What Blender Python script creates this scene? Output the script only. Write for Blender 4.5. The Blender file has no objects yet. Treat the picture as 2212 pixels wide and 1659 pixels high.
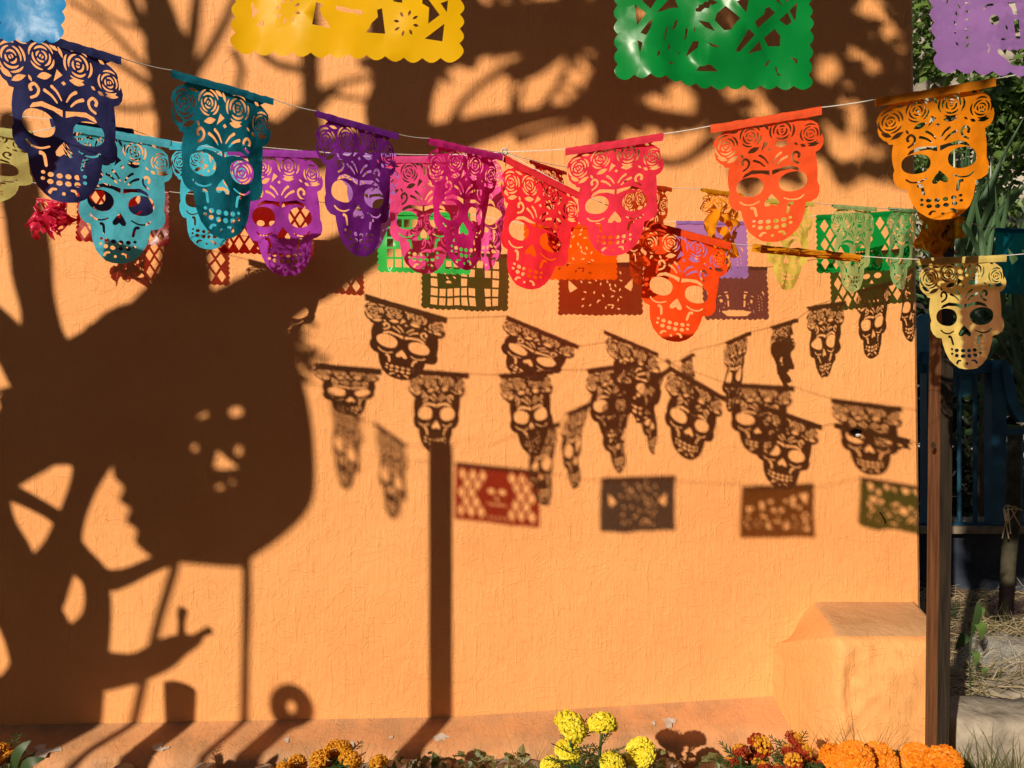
import bpy, bmesh, math, random
from mathutils import Vector, Matrix, noise
from mathutils.geometry import delaunay_2d_cdt
R = math.radians
SC = bpy.context.scene
COL = SC.collection
rnd = random.Random(7)

# ------------------------------------------------------------------ camera, world, sun
F, CU, CV, CZ, D = 1639.0, 1106.0, 829.5, 1.15, 2.4     # photo measured on a 2212 x 1659 frame; wall 2.4 m away
SUN = Vector((0.65, 1.0, -0.54))                        # direction the light travels
cam = bpy.data.cameras.new('camera')
cam.sensor_width = 36.0
cam.lens = 36.0 * F / 2212.0
cam.clip_start, cam.clip_end = 0.02, 400.0
camo = bpy.data.objects.new('camera', cam); COL.objects.link(camo)
camo.location = (0, 0, CZ); camo.rotation_euler = (R(90), 0, 0)
SC.camera = camo

w = bpy.data.worlds.new('World'); SC.world = w; w.use_nodes = True
nt = w.node_tree
sky = nt.nodes.new('ShaderNodeTexSky'); sky.sky_type = 'NISHITA'; sky.sun_disc = False
sky.sun_elevation = math.atan2(0.54, math.hypot(0.65, 1.0))
sky.sun_rotation = math.atan2(-0.65, -1.0)
sky.air_density = 1.0; sky.dust_density = 1.0; sky.ozone_density = 0.3
bg = nt.nodes['Background']; bg.inputs[1].default_value = 0.05
nt.links.new(sky.outputs[0], bg.inputs[0])
sl = bpy.data.lights.new('sun', 'SUN'); sl.energy = 5.0; sl.angle = R(0.5); sl.color = (1.0, 0.88, 0.70)
so = bpy.data.objects.new('sun', sl); COL.objects.link(so)
so.rotation_euler = SUN.to_track_quat('-Z', 'Y').to_euler()
so.location = (-6, -8, 8)
SC.view_settings.view_transform = 'Standard'; SC.view_settings.look = 'None'
SC.view_settings.gamma = 1.0; SC.view_settings.exposure = 0.0
SC.view_settings.use_curve_mapping = False
SC.cycles.transparent_max_bounces = 24
SC.cycles.max_bounces = 8

# ------------------------------------------------------------------ helpers
def P(u, v, d):
    return Vector(((u - CU) / F * d, d, CZ - (v - CV) / F * d))
def S(u, v, t):                       # the point t metres in front of the wall whose shadow falls on the wall at u, v
    return P(u, v, D) - SUN * t
def lin(r, g, b, k=1.0):
    f = lambda c: ((c / 255 + 0.055) / 1.055) ** 2.4 if c > 10 else c / 255 / 12.92
    return (f(r) * k, f(g) * k, f(b) * k, 1)
def mesh(name, verts, faces, mat=None, parent=None, smooth=False, mats=None, mi=None):
    m = bpy.data.meshes.new(name); m.from_pydata([tuple(v) for v in verts], [], faces); m.update()
    if smooth: m.polygons.foreach_set('use_smooth', [True] * len(m.polygons))
    for x in (mats or [mat]):
        if x: m.materials.append(x)
    if mi: m.polygons.foreach_set('material_index', mi)
    o = bpy.data.objects.new(name, m); COL.objects.link(o)
    if parent: o.parent = parent
    return o
def inst(name, me, parent=None, mw=None):
    o = bpy.data.objects.new(name, me); COL.objects.link(o)
    if parent: o.parent = parent
    if mw is not None: o.matrix_local = mw
    return o
def empty(name, loc, label=None, cat=None, group=None, kind=None):
    o = bpy.data.objects.new(name, None); COL.objects.link(o); o.location = loc; o.empty_display_size = .05
    return tag(o, label, cat, group, kind)
def tag(o, label=None, cat=None, group=None, kind=None):
    if label: o['label'] = label
    if cat: o['category'] = cat
    if group: o['group'] = group
    if kind: o['kind'] = kind
    return o
def local(verts, parent):
    return [Vector(v) - parent.location for v in verts] if parent else verts
class MB:
    def __init__(s): s.v = []; s.f = []; s.m = []
    def add(s, vs, fs, m=0):
        n = len(s.v); s.v += [Vector(x) for x in vs]; s.f += [tuple(i + n for i in f) for f in fs]; s.m += [m] * len(fs)
    def box(s, c, h, rz=0.0, m=0):
        M = Matrix.Rotation(rz, 3, 'Z')
        vs = [Vector(c) + M @ Vector((x * h[0], y * h[1], z * h[2])) for x in (-1, 1) for y in (-1, 1) for z in (-1, 1)]
        s.add(vs, [(0, 1, 3, 2), (4, 6, 7, 5), (0, 4, 5, 1), (2, 3, 7, 6), (0, 2, 6, 4), (1, 5, 7, 3)], m)
    def tube(s, pts, rad, n=8, cap=True, m=0, wob=0.0):
        pts = [Vector(p) for p in pts]
        rad = rad if isinstance(rad, (list, tuple)) else [rad] * len(pts)
        vs = []; prev = None
        for i, p in enumerate(pts):
            t = (pts[min(i + 1, len(pts) - 1)] - pts[max(i - 1, 0)]).normalized()
            a = prev - t * prev.dot(t) if prev else t.orthogonal()
            if a.length < 1e-5: a = t.orthogonal()
            a.normalize(); b = t.cross(a); prev = a
            for k in range(n):
                th = 2 * math.pi * k / n
                q = a * math.cos(th) + b * math.sin(th)
                r = rad[i] * (1 + wob * noise.noise((p + q * rad[i]) * 9))
                vs.append(p + q * r)
        fs = [(i * n + k, i * n + (k + 1) % n, (i + 1) * n + (k + 1) % n, (i + 1) * n + k) for i in range(len(pts) - 1) for k in range(n)]
        if cap: fs += [tuple(range(n - 1, -1, -1)), tuple((len(pts) - 1) * n + k for k in range(n))]
        s.add(vs, fs, m)
    def obj(s, name, mat, parent=None, smooth=False, mats=None):
        return mesh(name, local(s.v, parent), s.f, mat, parent, smooth, mats, s.m if mats else None)
def crom(pts, n=6):
    out = []
    for i in range(len(pts) - 1):
        p = [pts[max(i - 1, 0)], pts[i], pts[i + 1], pts[min(i + 2, len(pts) - 1)]]
        for k in range(n):
            t = k / n
            out.append(tuple(.5 * (2 * b + (c - a) * t + (2 * a - 5 * b + 4 * c - e) * t * t + (-a + 3 * b - 3 * c + e) * t ** 3) for a, b, c, e in zip(*p)))
    out.append(tuple(pts[-1])); return out

# ------------------------------------------------------------------ materials
def mat(name):
    m = bpy.data.materials.new(name); m.use_nodes = True
    return m, m.node_tree.nodes, m.node_tree.links, m.node_tree.nodes['Principled BSDF']
def N(ns, t, **kw):
    n = ns.new(t)
    for k, v in kw.items(): setattr(n, k, v)
    return n
def noise_tex(ns, ls, scale, detail=4, vec=(1, 1, 1), rough=.55):
    g = N(ns, 'ShaderNodeTexCoord'); mp = N(ns, 'ShaderNodeMapping'); mp.inputs['Scale'].default_value = vec
    t = N(ns, 'ShaderNodeTexNoise'); t.inputs['Scale'].default_value = scale; t.inputs['Detail'].default_value = detail
    t.inputs['Roughness'].default_value = rough
    ls.new(g.outputs['Object'], mp.inputs[0]); ls.new(mp.outputs[0], t.inputs[0]); return t
def ramp(ns, ls, src, stops):
    r = N(ns, 'ShaderNodeValToRGB')
    while len(r.color_ramp.elements) < len(stops): r.color_ramp.elements.new(.5)
    for e, (p, c) in zip(r.color_ramp.elements, stops): e.position = p; e.color = c
    ls.new(src, r.inputs[0]); return r
def mixc(ns, ls, fac, a, b, mode='MIX'):
    m = N(ns, 'ShaderNodeMix', data_type='RGBA', blend_type=mode)
    for s, x in ((m.inputs[0], fac), (m.inputs[6], a), (m.inputs[7], b)):
        if hasattr(x, 'is_output'): ls.new(x, s)
        else: s.default_value = x
    return m.outputs[2]
def bump(ns, ls, bs, h, dist, strength=1.0, prev=None):
    b = N(ns, 'ShaderNodeBump'); b.inputs['Distance'].default_value = dist; b.inputs['Strength'].default_value = strength
    ls.new(h, b.inputs['Height'])
    if prev: ls.new(prev.outputs[0], b.inputs['Normal'])
    if bs: ls.new(b.outputs[0], bs.inputs['Normal'])
    return b
def simple(name, c1, c2, scale=20, rough=.8, bd=0.0, vec=(1, 1, 1), detail=5, lo=.35, hi=.65, spec=.3):
    m, ns, ls, bs = mat(name)
    t = noise_tex(ns, ls, scale, detail, vec)
    r = ramp(ns, ls, t.outputs[0], [(lo, c1), (hi, c2)])
    ls.new(r.outputs[0], bs.inputs['Base Color'])
    bs.inputs['Roughness'].default_value = rough; bs.inputs['Specular IOR Level'].default_value = spec
    if bd: bump(ns, ls, bs, t.outputs[0], bd)
    return m

def wall_mat(name, c, c2, brush=1.0, dirt=0.0):
    m, ns, ls, bs = mat(name)
    big = noise_tex(ns, ls, 2.2, 4); r = ramp(ns, ls, big.outputs[0], [(.3, c), (.7, c2)])
    sp = noise_tex(ns, ls, 38, 3); rs = ramp(ns, ls, sp.outputs[0], [(.71, (0, 0, 0, 1)), (.78, (1, 1, 1, 1))])
    base = mixc(ns, ls, rs.outputs[0], r.outputs[0], (c[0] * .75, c[1] * .68, c[2] * .6, 1))
    if dirt:
        dt = noise_tex(ns, ls, 7, 8, rough=.7); rd = ramp(ns, ls, dt.outputs[0], [(.42, (0, 0, 0, 1)), (.62, (dirt, dirt, dirt, 1))])
        base = mixc(ns, ls, rd.outputs[0], base, (.33, .19, .10, 1))
    ls.new(base, bs.inputs['Base Color']); bs.inputs['Roughness'].default_value = .62
    bs.inputs['Specular IOR Level'].default_value = .25
    f = noise_tex(ns, ls, 1.0, 5, (110, 40, 11), .6)
    f2 = noise_tex(ns, ls, 1.0, 3, (46, 46, 8), .5); rf = ramp(ns, ls, f2.outputs[0], [(.58, (0, 0, 0, 1)), (.66, (1, 1, 1, 1)), (.72, (.2, .2, .2, 1))])
    l = noise_tex(ns, ls, 16, 6)
    v = N(ns, 'ShaderNodeTexNoise'); v.inputs['Scale'].default_value = 11; v.inputs['Detail'].default_value = 2
    v.inputs['Distortion'].default_value = 1.6
    tc = N(ns, 'ShaderNodeTexCoord'); ls.new(tc.outputs['Object'], v.inputs[0])
    rv = ramp(ns, ls, v.outputs[0], [(.48, (0, 0, 0, 1)), (.5, (1, 1, 1, 1)), (.52, (0, 0, 0, 1))])
    b1 = bump(ns, ls, None, f.outputs[0], .0021 * brush)
    b2 = bump(ns, ls, None, rf.outputs[0], .0007 * brush, prev=b1)
    b3 = bump(ns, ls, None, rv.outputs[0], .0007, prev=b2)
    bump(ns, ls, bs, l.outputs[0], .005, prev=b3)
    return m
M_wall = wall_mat('orange_plaster', (.78, .325, .108, 1), (.86, .385, .136, 1))
M_ledge = wall_mat('worn_orange_plaster', (.54, .248, .108, 1), (.63, .29, .122, 1), .9, .6)
M_block = wall_mat('rough_orange_plaster', (.83, .36, .12, 1), (.86, .40, .14, 1), .9, .1)
M_steptop = wall_mat('tan_plaster_top', (.60, .35, .17, 1), (.66, .38, .18, 1), .8, .2)  # duller tan on top of the step, less orange than its front
M_bare = simple('bare_plaster', (.42, .35, .30, 1), (.58, .52, .46, 1), 60, .9, .002)

def tissue(name, rgb, k=1.0, tr=.38):
    c = lin(*rgb, k)
    m, ns, ls, bs = mat(name)
    t = noise_tex(ns, ls, 60, 6, (1, 1, .5)); r = ramp(ns, ls, t.outputs[0], [(.3, (.82, .82, .82, 1)), (.7, (1.1, 1.1, 1.1, 1))])
    col = mixc(ns, ls, 1.0, c, r.outputs[0], 'MULTIPLY')
    ls.new(col, bs.inputs['Base Color']); bs.inputs['Roughness'].default_value = .75; bs.inputs['Specular IOR Level'].default_value = .2
    tl = N(ns, 'ShaderNodeBsdfTranslucent'); ls.new(col, tl.inputs[0])
    mx = N(ns, 'ShaderNodeMixShader'); mx.inputs[0].default_value = tr
    w_ = noise_tex(ns, ls, 22, 5); bump(ns, ls, bs, w_.outputs[0], .004)
    ls.new(bs.outputs[0], mx.inputs[1]); ls.new(tl.outputs[0], mx.inputs[2])
    ls.new(mx.outputs[0], ns['Material Output'].inputs[0]); return m
def plastic(name, rgb, k=.85, see=.16, bd=.0006, spec=.22):
    c = lin(*rgb, k); mxv = max(c[:3]); tint = tuple((x / mxv) for x in c[:3]) + (1,)
    m, ns, ls, bs = mat(name)
    bs.inputs['Base Color'].default_value = c; bs.inputs['Roughness'].default_value = .27
    bs.inputs['Specular IOR Level'].default_value = spec
    t = noise_tex(ns, ls, 14, 3); t2 = noise_tex(ns, ls, 120, 2)
    b1 = bump(ns, ls, None, t.outputs[0], bd * 2); bump(ns, ls, bs, t2.outputs[0], bd * .12, prev=b1)
    tl = N(ns, 'ShaderNodeBsdfTranslucent'); tl.inputs[0].default_value = c
    tp = N(ns, 'ShaderNodeBsdfTransparent'); tp.inputs[0].default_value = tint
    a = N(ns, 'ShaderNodeMixShader'); a.inputs[0].default_value = .25
    ls.new(bs.outputs[0], a.inputs[1]); ls.new(tl.outputs[0], a.inputs[2])
    b = N(ns, 'ShaderNodeMixShader'); b.inputs[0].default_value = see
    ls.new(a.outputs[0], b.inputs[1]); ls.new(tp.outputs[0], b.inputs[2])
    ls.new(b.outputs[0], ns['Material Output'].inputs[0]); return m
def leafm(name, c1, c2, tr=.3, rough=.5):
    m, ns, ls, bs = mat(name)
    g = N(ns, 'ShaderNodeNewGeometry'); r = ramp(ns, ls, g.outputs['Random Per Island'], [(0, c1), (1, c2)])
    ls.new(r.outputs[0], bs.inputs['Base Color']); bs.inputs['Roughness'].default_value = rough
    tl = N(ns, 'ShaderNodeBsdfTranslucent'); ls.new(r.outputs[0], tl.inputs[0])
    a = N(ns, 'ShaderNodeMixShader'); a.inputs[0].default_value = tr
    ls.new(bs.outputs[0], a.inputs[1]); ls.new(tl.outputs[0], a.inputs[2])
    ls.new(a.outputs[0], ns['Material Output'].inputs[0]); return m

M_string = simple('white_string', (.62, .58, .52, 1), (.75, .72, .66, 1), 200, .9)
M_soil = simple('dry_soil', (.10, .065, .04, 1), (.26, .18, .11, 1), 18, .95, .02)
M_bark = simple('grey_bark', (.10, .075, .055, 1), (.22, .17, .13, 1), 12, .9, .01, (2, 2, .5))
M_darkbark = simple('dark_mossy_bark', (.025, .022, .014, 1), (.07, .06, .035, 1), 14, .9, .008)
M_palebark = simple('pale_bark', (.33, .29, .22, 1), (.52, .46, .37, 1), 9, .9, .01)
M_wood = simple('old_brown_wood', (.055, .023, .010, 1), (.15, .064, .028, 1), 6, .55, .003, (18, 18, 1), lo=.3, hi=.7)
M_woodshade = simple('shaded_wood', (.018, .012, .008, 1), (.055, .038, .026, 1), 6, .6, .003, (18, 18, 1), lo=.3, hi=.7)  # darker copy of the post wood: shade painted onto its right face
M_stick = simple('peeled_stick', (.16, .10, .06, 1), (.26, .18, .11, 1), 10, .8, .003)
M_blue = simple('blue_gate_paint', (.012, .06, .12, 1), (.02, .10, .18, 1), 8, .45, .001)
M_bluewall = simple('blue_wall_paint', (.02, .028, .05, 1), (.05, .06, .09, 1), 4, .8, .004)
M_stone = simple('pale_kerb_stone', (.24, .20, .16, 1), (.45, .38, .30, 1), 11, .95, .02)
M_rock = simple('pale_rock_face', (.30, .26, .21, 1), (.58, .51, .42, 1), 2.5, .95, .08)
M_leaf = leafm('green_leaf', (.06, .12, .025, 1), (.16, .26, .055, 1))
M_leafd = leafm('dark_leaf', (.025, .055, .016, 1), (.06, .11, .03, 1))
M_palm = leafm('palm_leaf', (.035, .085, .035, 1), (.10, .19, .085, 1), .15, .35)
M_grass = leafm('grass_blade', (.07, .10, .025, 1), (.26, .24, .09, 1))
M_straw = leafm('dry_straw_stalk', (.26, .19, .10, 1), (.55, .44, .27, 1), .1, .7)
M_mleaf = leafm('marigold_leaf', (.03, .07, .02, 1), (.06, .13, .03, 1))
M_board = simple('plywood', (.22, .13, .07, 1), (.3, .2, .11, 1), 8, .8)
M_tin = simple('dull_tin', (.2, .2, .2, 1), (.33, .32, .3, 1), 15, .5)
M_film, ns, ls, bs = mat('clear_film')
bs.inputs['Base Color'].default_value = (.8, .8, .8, 1); bs.inputs['Roughness'].default_value = .12
tpn = N(ns, 'ShaderNodeBsdfTransparent'); mxn = N(ns, 'ShaderNodeMixShader'); mxn.inputs[0].default_value = .86
ls.new(bs.outputs[0], mxn.inputs[1]); ls.new(tpn.outputs[0], mxn.inputs[2]); ls.new(mxn.outputs[0], ns['Material Output'].inputs[0])
tn = noise_tex(ns, ls, 14, 5); bump(ns, ls, bs, tn.outputs[0], .04)

# ------------------------------------------------------------------ ground and setting
gv, gf = [], []
nx, ny = 60, 40
xs = [-30 + 1.0 * i for i in range(28)] + [-2 + .08 * i for i in range(75)] + [4 + 1.2 * i for i in range(24)]
ys = [-20 + 1.0 * i for i in range(20)] + [.0 + .09 * i for i in range(55)] + [5 + 1.5 * i for i in range(24)]
for y in ys:
    for x in xs:
        h = .012 * noise.noise((x * 4, y * 4, 0)) + .008 * noise.noise((x * 13, y * 13, 3))
        if 1.3 < x < 4 and y > 2.4: h += .02 * noise.noise((x * 2.5, y * 2.5, 5)) + .03
        gv.append((x, y, h - .02))
W_ = len(xs)
gf = [(j * W_ + i, j * W_ + i + 1, (j + 1) * W_ + i + 1, (j + 1) * W_ + i) for j in range(len(ys) - 1) for i in range(W_ - 1)]
tag(mesh('ground', gv, gf, M_soil, None, True), kind='structure')

# the orange wall, its sloping footing and the rough step at its right end
wall = empty('plaster_wall', (0, D, 0), 'sunlit orange plastered wall with brushed paint behind the hanging flags', 'wall')
xr = lambda z: 1.2725 + (CZ + 1.2 - z) * .0125
mb = MB(); zt = 3.0; zs = [-.05, .5, 1.0, 1.5, 2.0, 2.5, zt]
vs = []
for z in zs: vs += [(-7, D, z), (xr(z) - .012, D, z), (xr(z), D + .012, z), (xr(z), D + .22, z), (-7, D + .22, z)]
fs = []
for i in range(len(zs) - 1):
    for k in range(5):
        a, b = i * 5 + k, i * 5 + (k + 1) % 5; fs.append((a, b, b + 5, a + 5))
fs.append(tuple((len(zs) - 1) * 5 + k for k in range(5)))
mb.add(vs, fs); mb.obj('wall_face', M_wall, wall)
def foot(u): return CZ - (1573 - 18 * max(0, u) / 975 - max(0, u - 975) * .046 - CV) / F * D
vs, fs = [], []
us = list(range(-900, 1990, 12))
prof = [(0.002, .010), (.014, 0.002), (.05, -.012), (.09, -.026), (.118, -.040), (.132, -.056), (.140, -.09), (.150, -.17)]
for u in us:
    x = (u - CU) / F * D; z0 = foot(u)
    for k, (dy, dz) in enumerate(prof):
        j = .006 * k / 4
        vs.append((x, D - dy + j * noise.noise((x * 9, dy * 30, 1)) + (.018 * noise.noise((x * 12, 7, dz * 30)) if k > 3 else 0), z0 + dz + j * noise.noise((x * 7, dy * 30, 9)) + (.012 * noise.noise((x * 5, 2, 7)) if k > 3 else 0)))
n = len(prof)
fs = [(i * n + k, i * n + k + 1, (i + 1) * n + k + 1, (i + 1) * n + k) for i in range(len(us) - 1) for k in range(n - 1)]
mesh('footing', local(vs, wall), fs, M_ledge, wall, True)
# rough step: rounded block grid, front face 0.32 m proud of the wall
vs, fs = [], []
zt0 = CZ - (1300 - CV) / F * D
A, B = 44, 60
for i in range(A + 1):                 # i runs along x from the blended left side to the right end
    for k in range(B + 1):             # k runs over the top from the wall to the front, then down
        s = k / B
        top_frac = .32
        e = i / A; zt_ = zt0 - .13 * max(0, 1 - e / .20) ** 2
        if s < top_frac: dy = .325 * s / top_frac; z = zt_
        else: dy = .325; z = zt_ - (zt_ + .05) * (s - top_frac) / (1 - top_frac)
        xl = .90 - .05 * dy / .32 - .02 * max(0, zt0 - z)
        x = xl + (1.272 - .085 * dy / .32 - xl) * e
        fall = max(0, 1 - e / .20)     # rounded left shoulder
        dy2 = dy * (1 - .97 * fall ** 2); z2 = z
        near = max(0, 1 - abs(s - top_frac) / .13)      # rounded front edge
        dy2 -= .022 * near ** 2 * (1 - fall); z2 -= .018 * near ** 2 * (1 - fall)
        p3 = Vector((x, dy2, z2))
        lump = noise.noise(p3 * 9) + .6 * noise.noise(p3 * 22) + .35 * noise.noise(p3 * 48)
        amp = (.014 if e < .45 else .007) * (1 if s > top_frac else .35)
        if k == 0: dy2 = -.012; amp = 0
        if i == 0: dy2 = min(dy2, -.004)
        vs.append((x - .02 * fall + .5 * amp * lump * (1 - e), D - dy2 - amp * lump, z2 + .3 * amp * lump))
fs = [(i * (B + 1) + k, i * (B + 1) + k + 1, (i + 1) * (B + 1) + k + 1, (i + 1) * (B + 1) + k) for i in range(A) for k in range(B)]
e0 = A * (B + 1)
base = len(vs); vs.append((1.272, D - .001, -.05)); fs.append(tuple([e0 + k for k in range(B + 1)] + [base]))
mi = [1 if (len(f) == 4 and f[0] % (B + 1) < B * .30 and f[0] // (B + 1) > A * .15) else 0 for f in fs]
mesh('rough_step', local(vs, wall), fs, None, wall, True, [M_block, M_steptop], mi)
# chips where the paint is gone
for (u, v, ru, rv) in ((955, 1587, 17, 6), (753, 1602, 11, 6), (1448, 1560, 22, 7), (1412, 1558, 6, 3), (620, 1592, 7, 3), (345, 1607, 26, 5), (90, 1610, 34, 7), (845, 1593, 5, 2)):
    dd = D - .075 if v < 1600 else D - .1
    c = P(u, v, dd); zz = foot(u) - .012 - (D - dd) * .30
    pts = [(c.x + math.cos(a) * ru / F * dd * (.75 + .9 * noise.noise((u * .37, math.cos(a) * 2.3, math.sin(a) * 2.3))), D - (D - dd) + math.sin(a) * rv / F * dd * 3.2 * (.6 + .9 * noise.noise((u * .37, math.cos(a) * 2.3, math.sin(a) * 2.3))), 0) for a in [k * math.pi / 6 for k in range(12)]]
    pts = [(x, y, foot(u) + .006 - (D - y) * .31) for x, y, z in pts]
    mesh('bare_patch', local(pts, wall), [tuple(range(12))], M_bare, wall)
hc = P(1848, 935, D)
mb = MB(); ring = [hc + Vector((math.cos(a) * .016 * (1 + .4 * math.sin(3 * a)), -.003, math.sin(a) * .013)) for a in [k * math.pi / 6 for k in range(12)]]
mb.add(ring, [tuple(range(12))]); mb.obj('broken_hole', simple('hole_dark', (.012, .01, .008, 1), (.03, .02, .015, 1)), wall)
mb = MB(); ring = [hc + Vector((.006 + math.cos(a) * .009, -.006, -.008 + math.sin(a) * .006)) for a in [k * math.pi / 5 for k in range(10)]]
mb.add(ring + [hc + Vector((.006, -.012, -.007))], [(k, (k + 1) % 10, 10) for k in range(10)]); mb.obj('loose_plaster', simple('white_lime', (.75, .73, .7, 1), (.85, .83, .8, 1)), wall)
mb = MB(); a, b = P(1899, 1105, D), P(1912, 1130, D); mb.tube([a - Vector((0, .004, 0)), (a + b) / 2 - Vector((0, .012, 0)), b - Vector((0, .003, 0))], .0025, 6)
mb.obj('splinter', M_wood, wall)

# right wooden post
pd = 1.98
def post(name, top, bot, half, rz, label, mt, mt2=None):
    o = empty(name, bot, label, 'post')
    b = MB(); M = Matrix.Rotation(rz, 3, 'Z'); n = 14; vs = []
    for i in range(n + 1):
        c = bot.lerp(top, i / n)
        for k, (x, y) in enumerate(((-1, -1), (1, -1), (1, 1), (-1, 1))):
            q = M @ Vector((x * half, y * half, 0)); vs.append(c + q * (1 + .03 * noise.noise((i * .6, k, 4))))
    fs = [(i * 4 + k, i * 4 + (k + 1) % 4, i * 4 + 4 + (k + 1) % 4, i * 4 + 4 + k) for i in range(n) for k in range(4)] + [(3, 2, 1, 0), tuple(n * 4 + k for k in range(4))]
    b.add(vs, fs)
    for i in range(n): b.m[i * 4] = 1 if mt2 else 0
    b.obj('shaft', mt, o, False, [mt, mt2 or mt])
    return o
pb = P(2022, 1625, pd); pb.z = -.02
pt = P(2036, 470, pd)
p1 = post('wooden_post', pt, pb, .0195, R(16), 'weathered brown square wooden post at the right end of the orange wall', M_wood, M_woodshade)
kn = MB(); kc = P(2016, 962, pd - .04); kn.add([kc + Vector((math.cos(a) * .007, 0, math.sin(a) * .009)) for a in [k * math.pi / 4 for k in range(8)]], [tuple(range(8))])
kn.obj('knot', simple('knot_dark', (.03, .014, .007, 1), (.05, .02, .01, 1)), p1)

# ------------------------------------------------------------------ background at the right: gate, garden wall, plants
gd = 4.2
gw = empty('garden_wall', P(2130, 1250, gd), 'low dark blue garden wall under the blue iron gate', 'wall')
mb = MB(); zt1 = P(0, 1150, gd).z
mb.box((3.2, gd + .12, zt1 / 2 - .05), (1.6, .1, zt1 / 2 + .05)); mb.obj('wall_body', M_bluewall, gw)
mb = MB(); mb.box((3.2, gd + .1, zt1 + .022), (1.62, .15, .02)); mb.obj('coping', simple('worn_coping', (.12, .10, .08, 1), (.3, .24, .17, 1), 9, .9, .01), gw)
gt = empty('iron_gate', P(2110, 1140, gd), 'blue painted iron gate with a round plate and curved brace behind the post', 'gate')
zb = zt1 + .045
def gx(u): return (u - CU) / F * gd
def gz(v): return CZ - (v - CV) / F * gd
for u in (1962, 2000, 2040, 2072, 2106, 2185, 2206, 2240):
    mb = MB(); mb.tube([(gx(u), gd, zb), (gx(u), gd, gz(812 if u < 2150 else 930))], .011, 8); mb.obj('bar', M_blue, gt)
for (u0, u1, v0, v1) in ((1940, 2170, 786, 806), (1940, 2270, 1128, 1146), (2150, 2280, 925, 938)):
    mb = MB(); mb.box(((gx(u0) + gx(u1)) / 2, gd, (gz(v0) + gz(v1)) / 2), (abs(gx(u1) - gx(u0)) / 2, .022, abs(gz(v1) - gz(v0)) / 2)); mb.obj('rail', M_blue, gt)
for u, tp in ((2150, 778), (2010, 760)):
    mb = MB(); mb.box((gx(u), gd, (zb + gz(tp)) / 2), (.04, .035, (gz(tp) - zb) / 2)); mb.obj('gate_post', M_blue, gt)
for (u, v, r) in ((2092, 800, 36), (2012, 742, 42)):
    mb = MB(); c = Vector((gx(u), gd + .06, gz(v))); rr = r * gd / F * 1.0; k = 28
    vs = [c + Vector((math.cos(a) * rr, y, math.sin(a) * rr * 1.6)) for y in (-.008, .008) for a in [2 * math.pi * i / k for i in range(k)]]
    mb.add(vs, [tuple(range(k)), tuple(range(2 * k - 1, k - 1, -1))] + [(i, i + k, (i + 1) % k + k, (i + 1) % k) for i in range(k)])
    mb.obj('round_plate', simple('light_blue_paint', (.05, .22, .36, 1), (.08, .28, .42, 1), 6, .5), gt)
mb = MB(); pts = crom([(2163, 785), (2168, 830), (2182, 880), (2202, 912)], 6)
vs = []
for (u, v) in pts:
    for du, dy in ((-11, -.02), (11, -.02), (11, .02), (-11, .02)): vs.append((gx(u + du), gd - .03 + dy, gz(v)))
n = len(pts); mb.add(vs, [(i * 4 + k, i * 4 + (k + 1) % 4, i * 4 + 4 + (k + 1) % 4, i * 4 + 4 + k) for i in range(n - 1) for k in range(4)] + [(0, 1, 2, 3), (n * 4 - 1, n * 4 - 2, n * 4 - 3, n * 4 - 4)])
mb.obj('curved_brace', M_blue, gt)
lg = empty('log_stake', P(2180, 1400, 3.6), 'dark bare log stake tied with twine in front of the blue gate', 'stake')
mb = MB(); mb.tube([Vector((P(2172, 1340, 3.6).x, 3.6, .0)), P(2178, 1220, 3.6), P(2188, 1100, 3.6), P(2192, 940, 3.6)], [.035, .033, .031, .028], 10, wob=.3); mb.obj('log', M_darkbark, lg, True)
mb = MB()
for k in range(7):
    a = P(2190, 1098, 3.55); mb.tube(crom([a + Vector((rnd.uniform(-.06, .06), rnd.uniform(-.03, 0), rnd.uniform(-.02, .03))), a + Vector((rnd.uniform(-.07, .0), -.03, rnd.uniform(-.01, .02))), a + Vector((rnd.uniform(-.08, .02), -.03, rnd.uniform(-.14, -.05)))], 5), .0028, 5)
mb.obj('twine', M_straw, lg)

def leaf_cloud(mb, c, r, n, size, rn, squash=(1, 1, 1), droop=.3):
    for _ in range(n):
        while True:
            q = Vector((rn.uniform(-1, 1), rn.uniform(-1, 1), rn.uniform(-1, 1)))
            if q.length < 1: break
        q = q * (q.length ** -.35 if q.length > .05 else 1)
        p = Vector(c) + Vector((q.x * r * squash[0], q.y * r * squash[1], q.z * r * squash[2]))
        a = Vector((rn.gauss(0, 1), rn.gauss(0, 1), rn.gauss(-droop, .7))).normalized(); b = a.cross(Vector((rn.gauss(0, 1), rn.gauss(0, 1), rn.gauss(0, 1)))).normalized()
        s = size * rn.uniform(.6, 1.3); wd = s * .34
        nn = a.cross(b) * s * .12
        mb.add([p, p + a * s * .45 + b * wd + nn, p + a * s, p + a * s * .45 - b * wd + nn], [(0, 1, 2), (0, 2, 3)])
def clumps(mb, region, nclump, nleaf, r, size, rn):
    for _ in range(nclump):
        c = region(); leaf_cloud(mb, c, r * rn.uniform(.6, 1.3), nleaf, size, rn)
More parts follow.
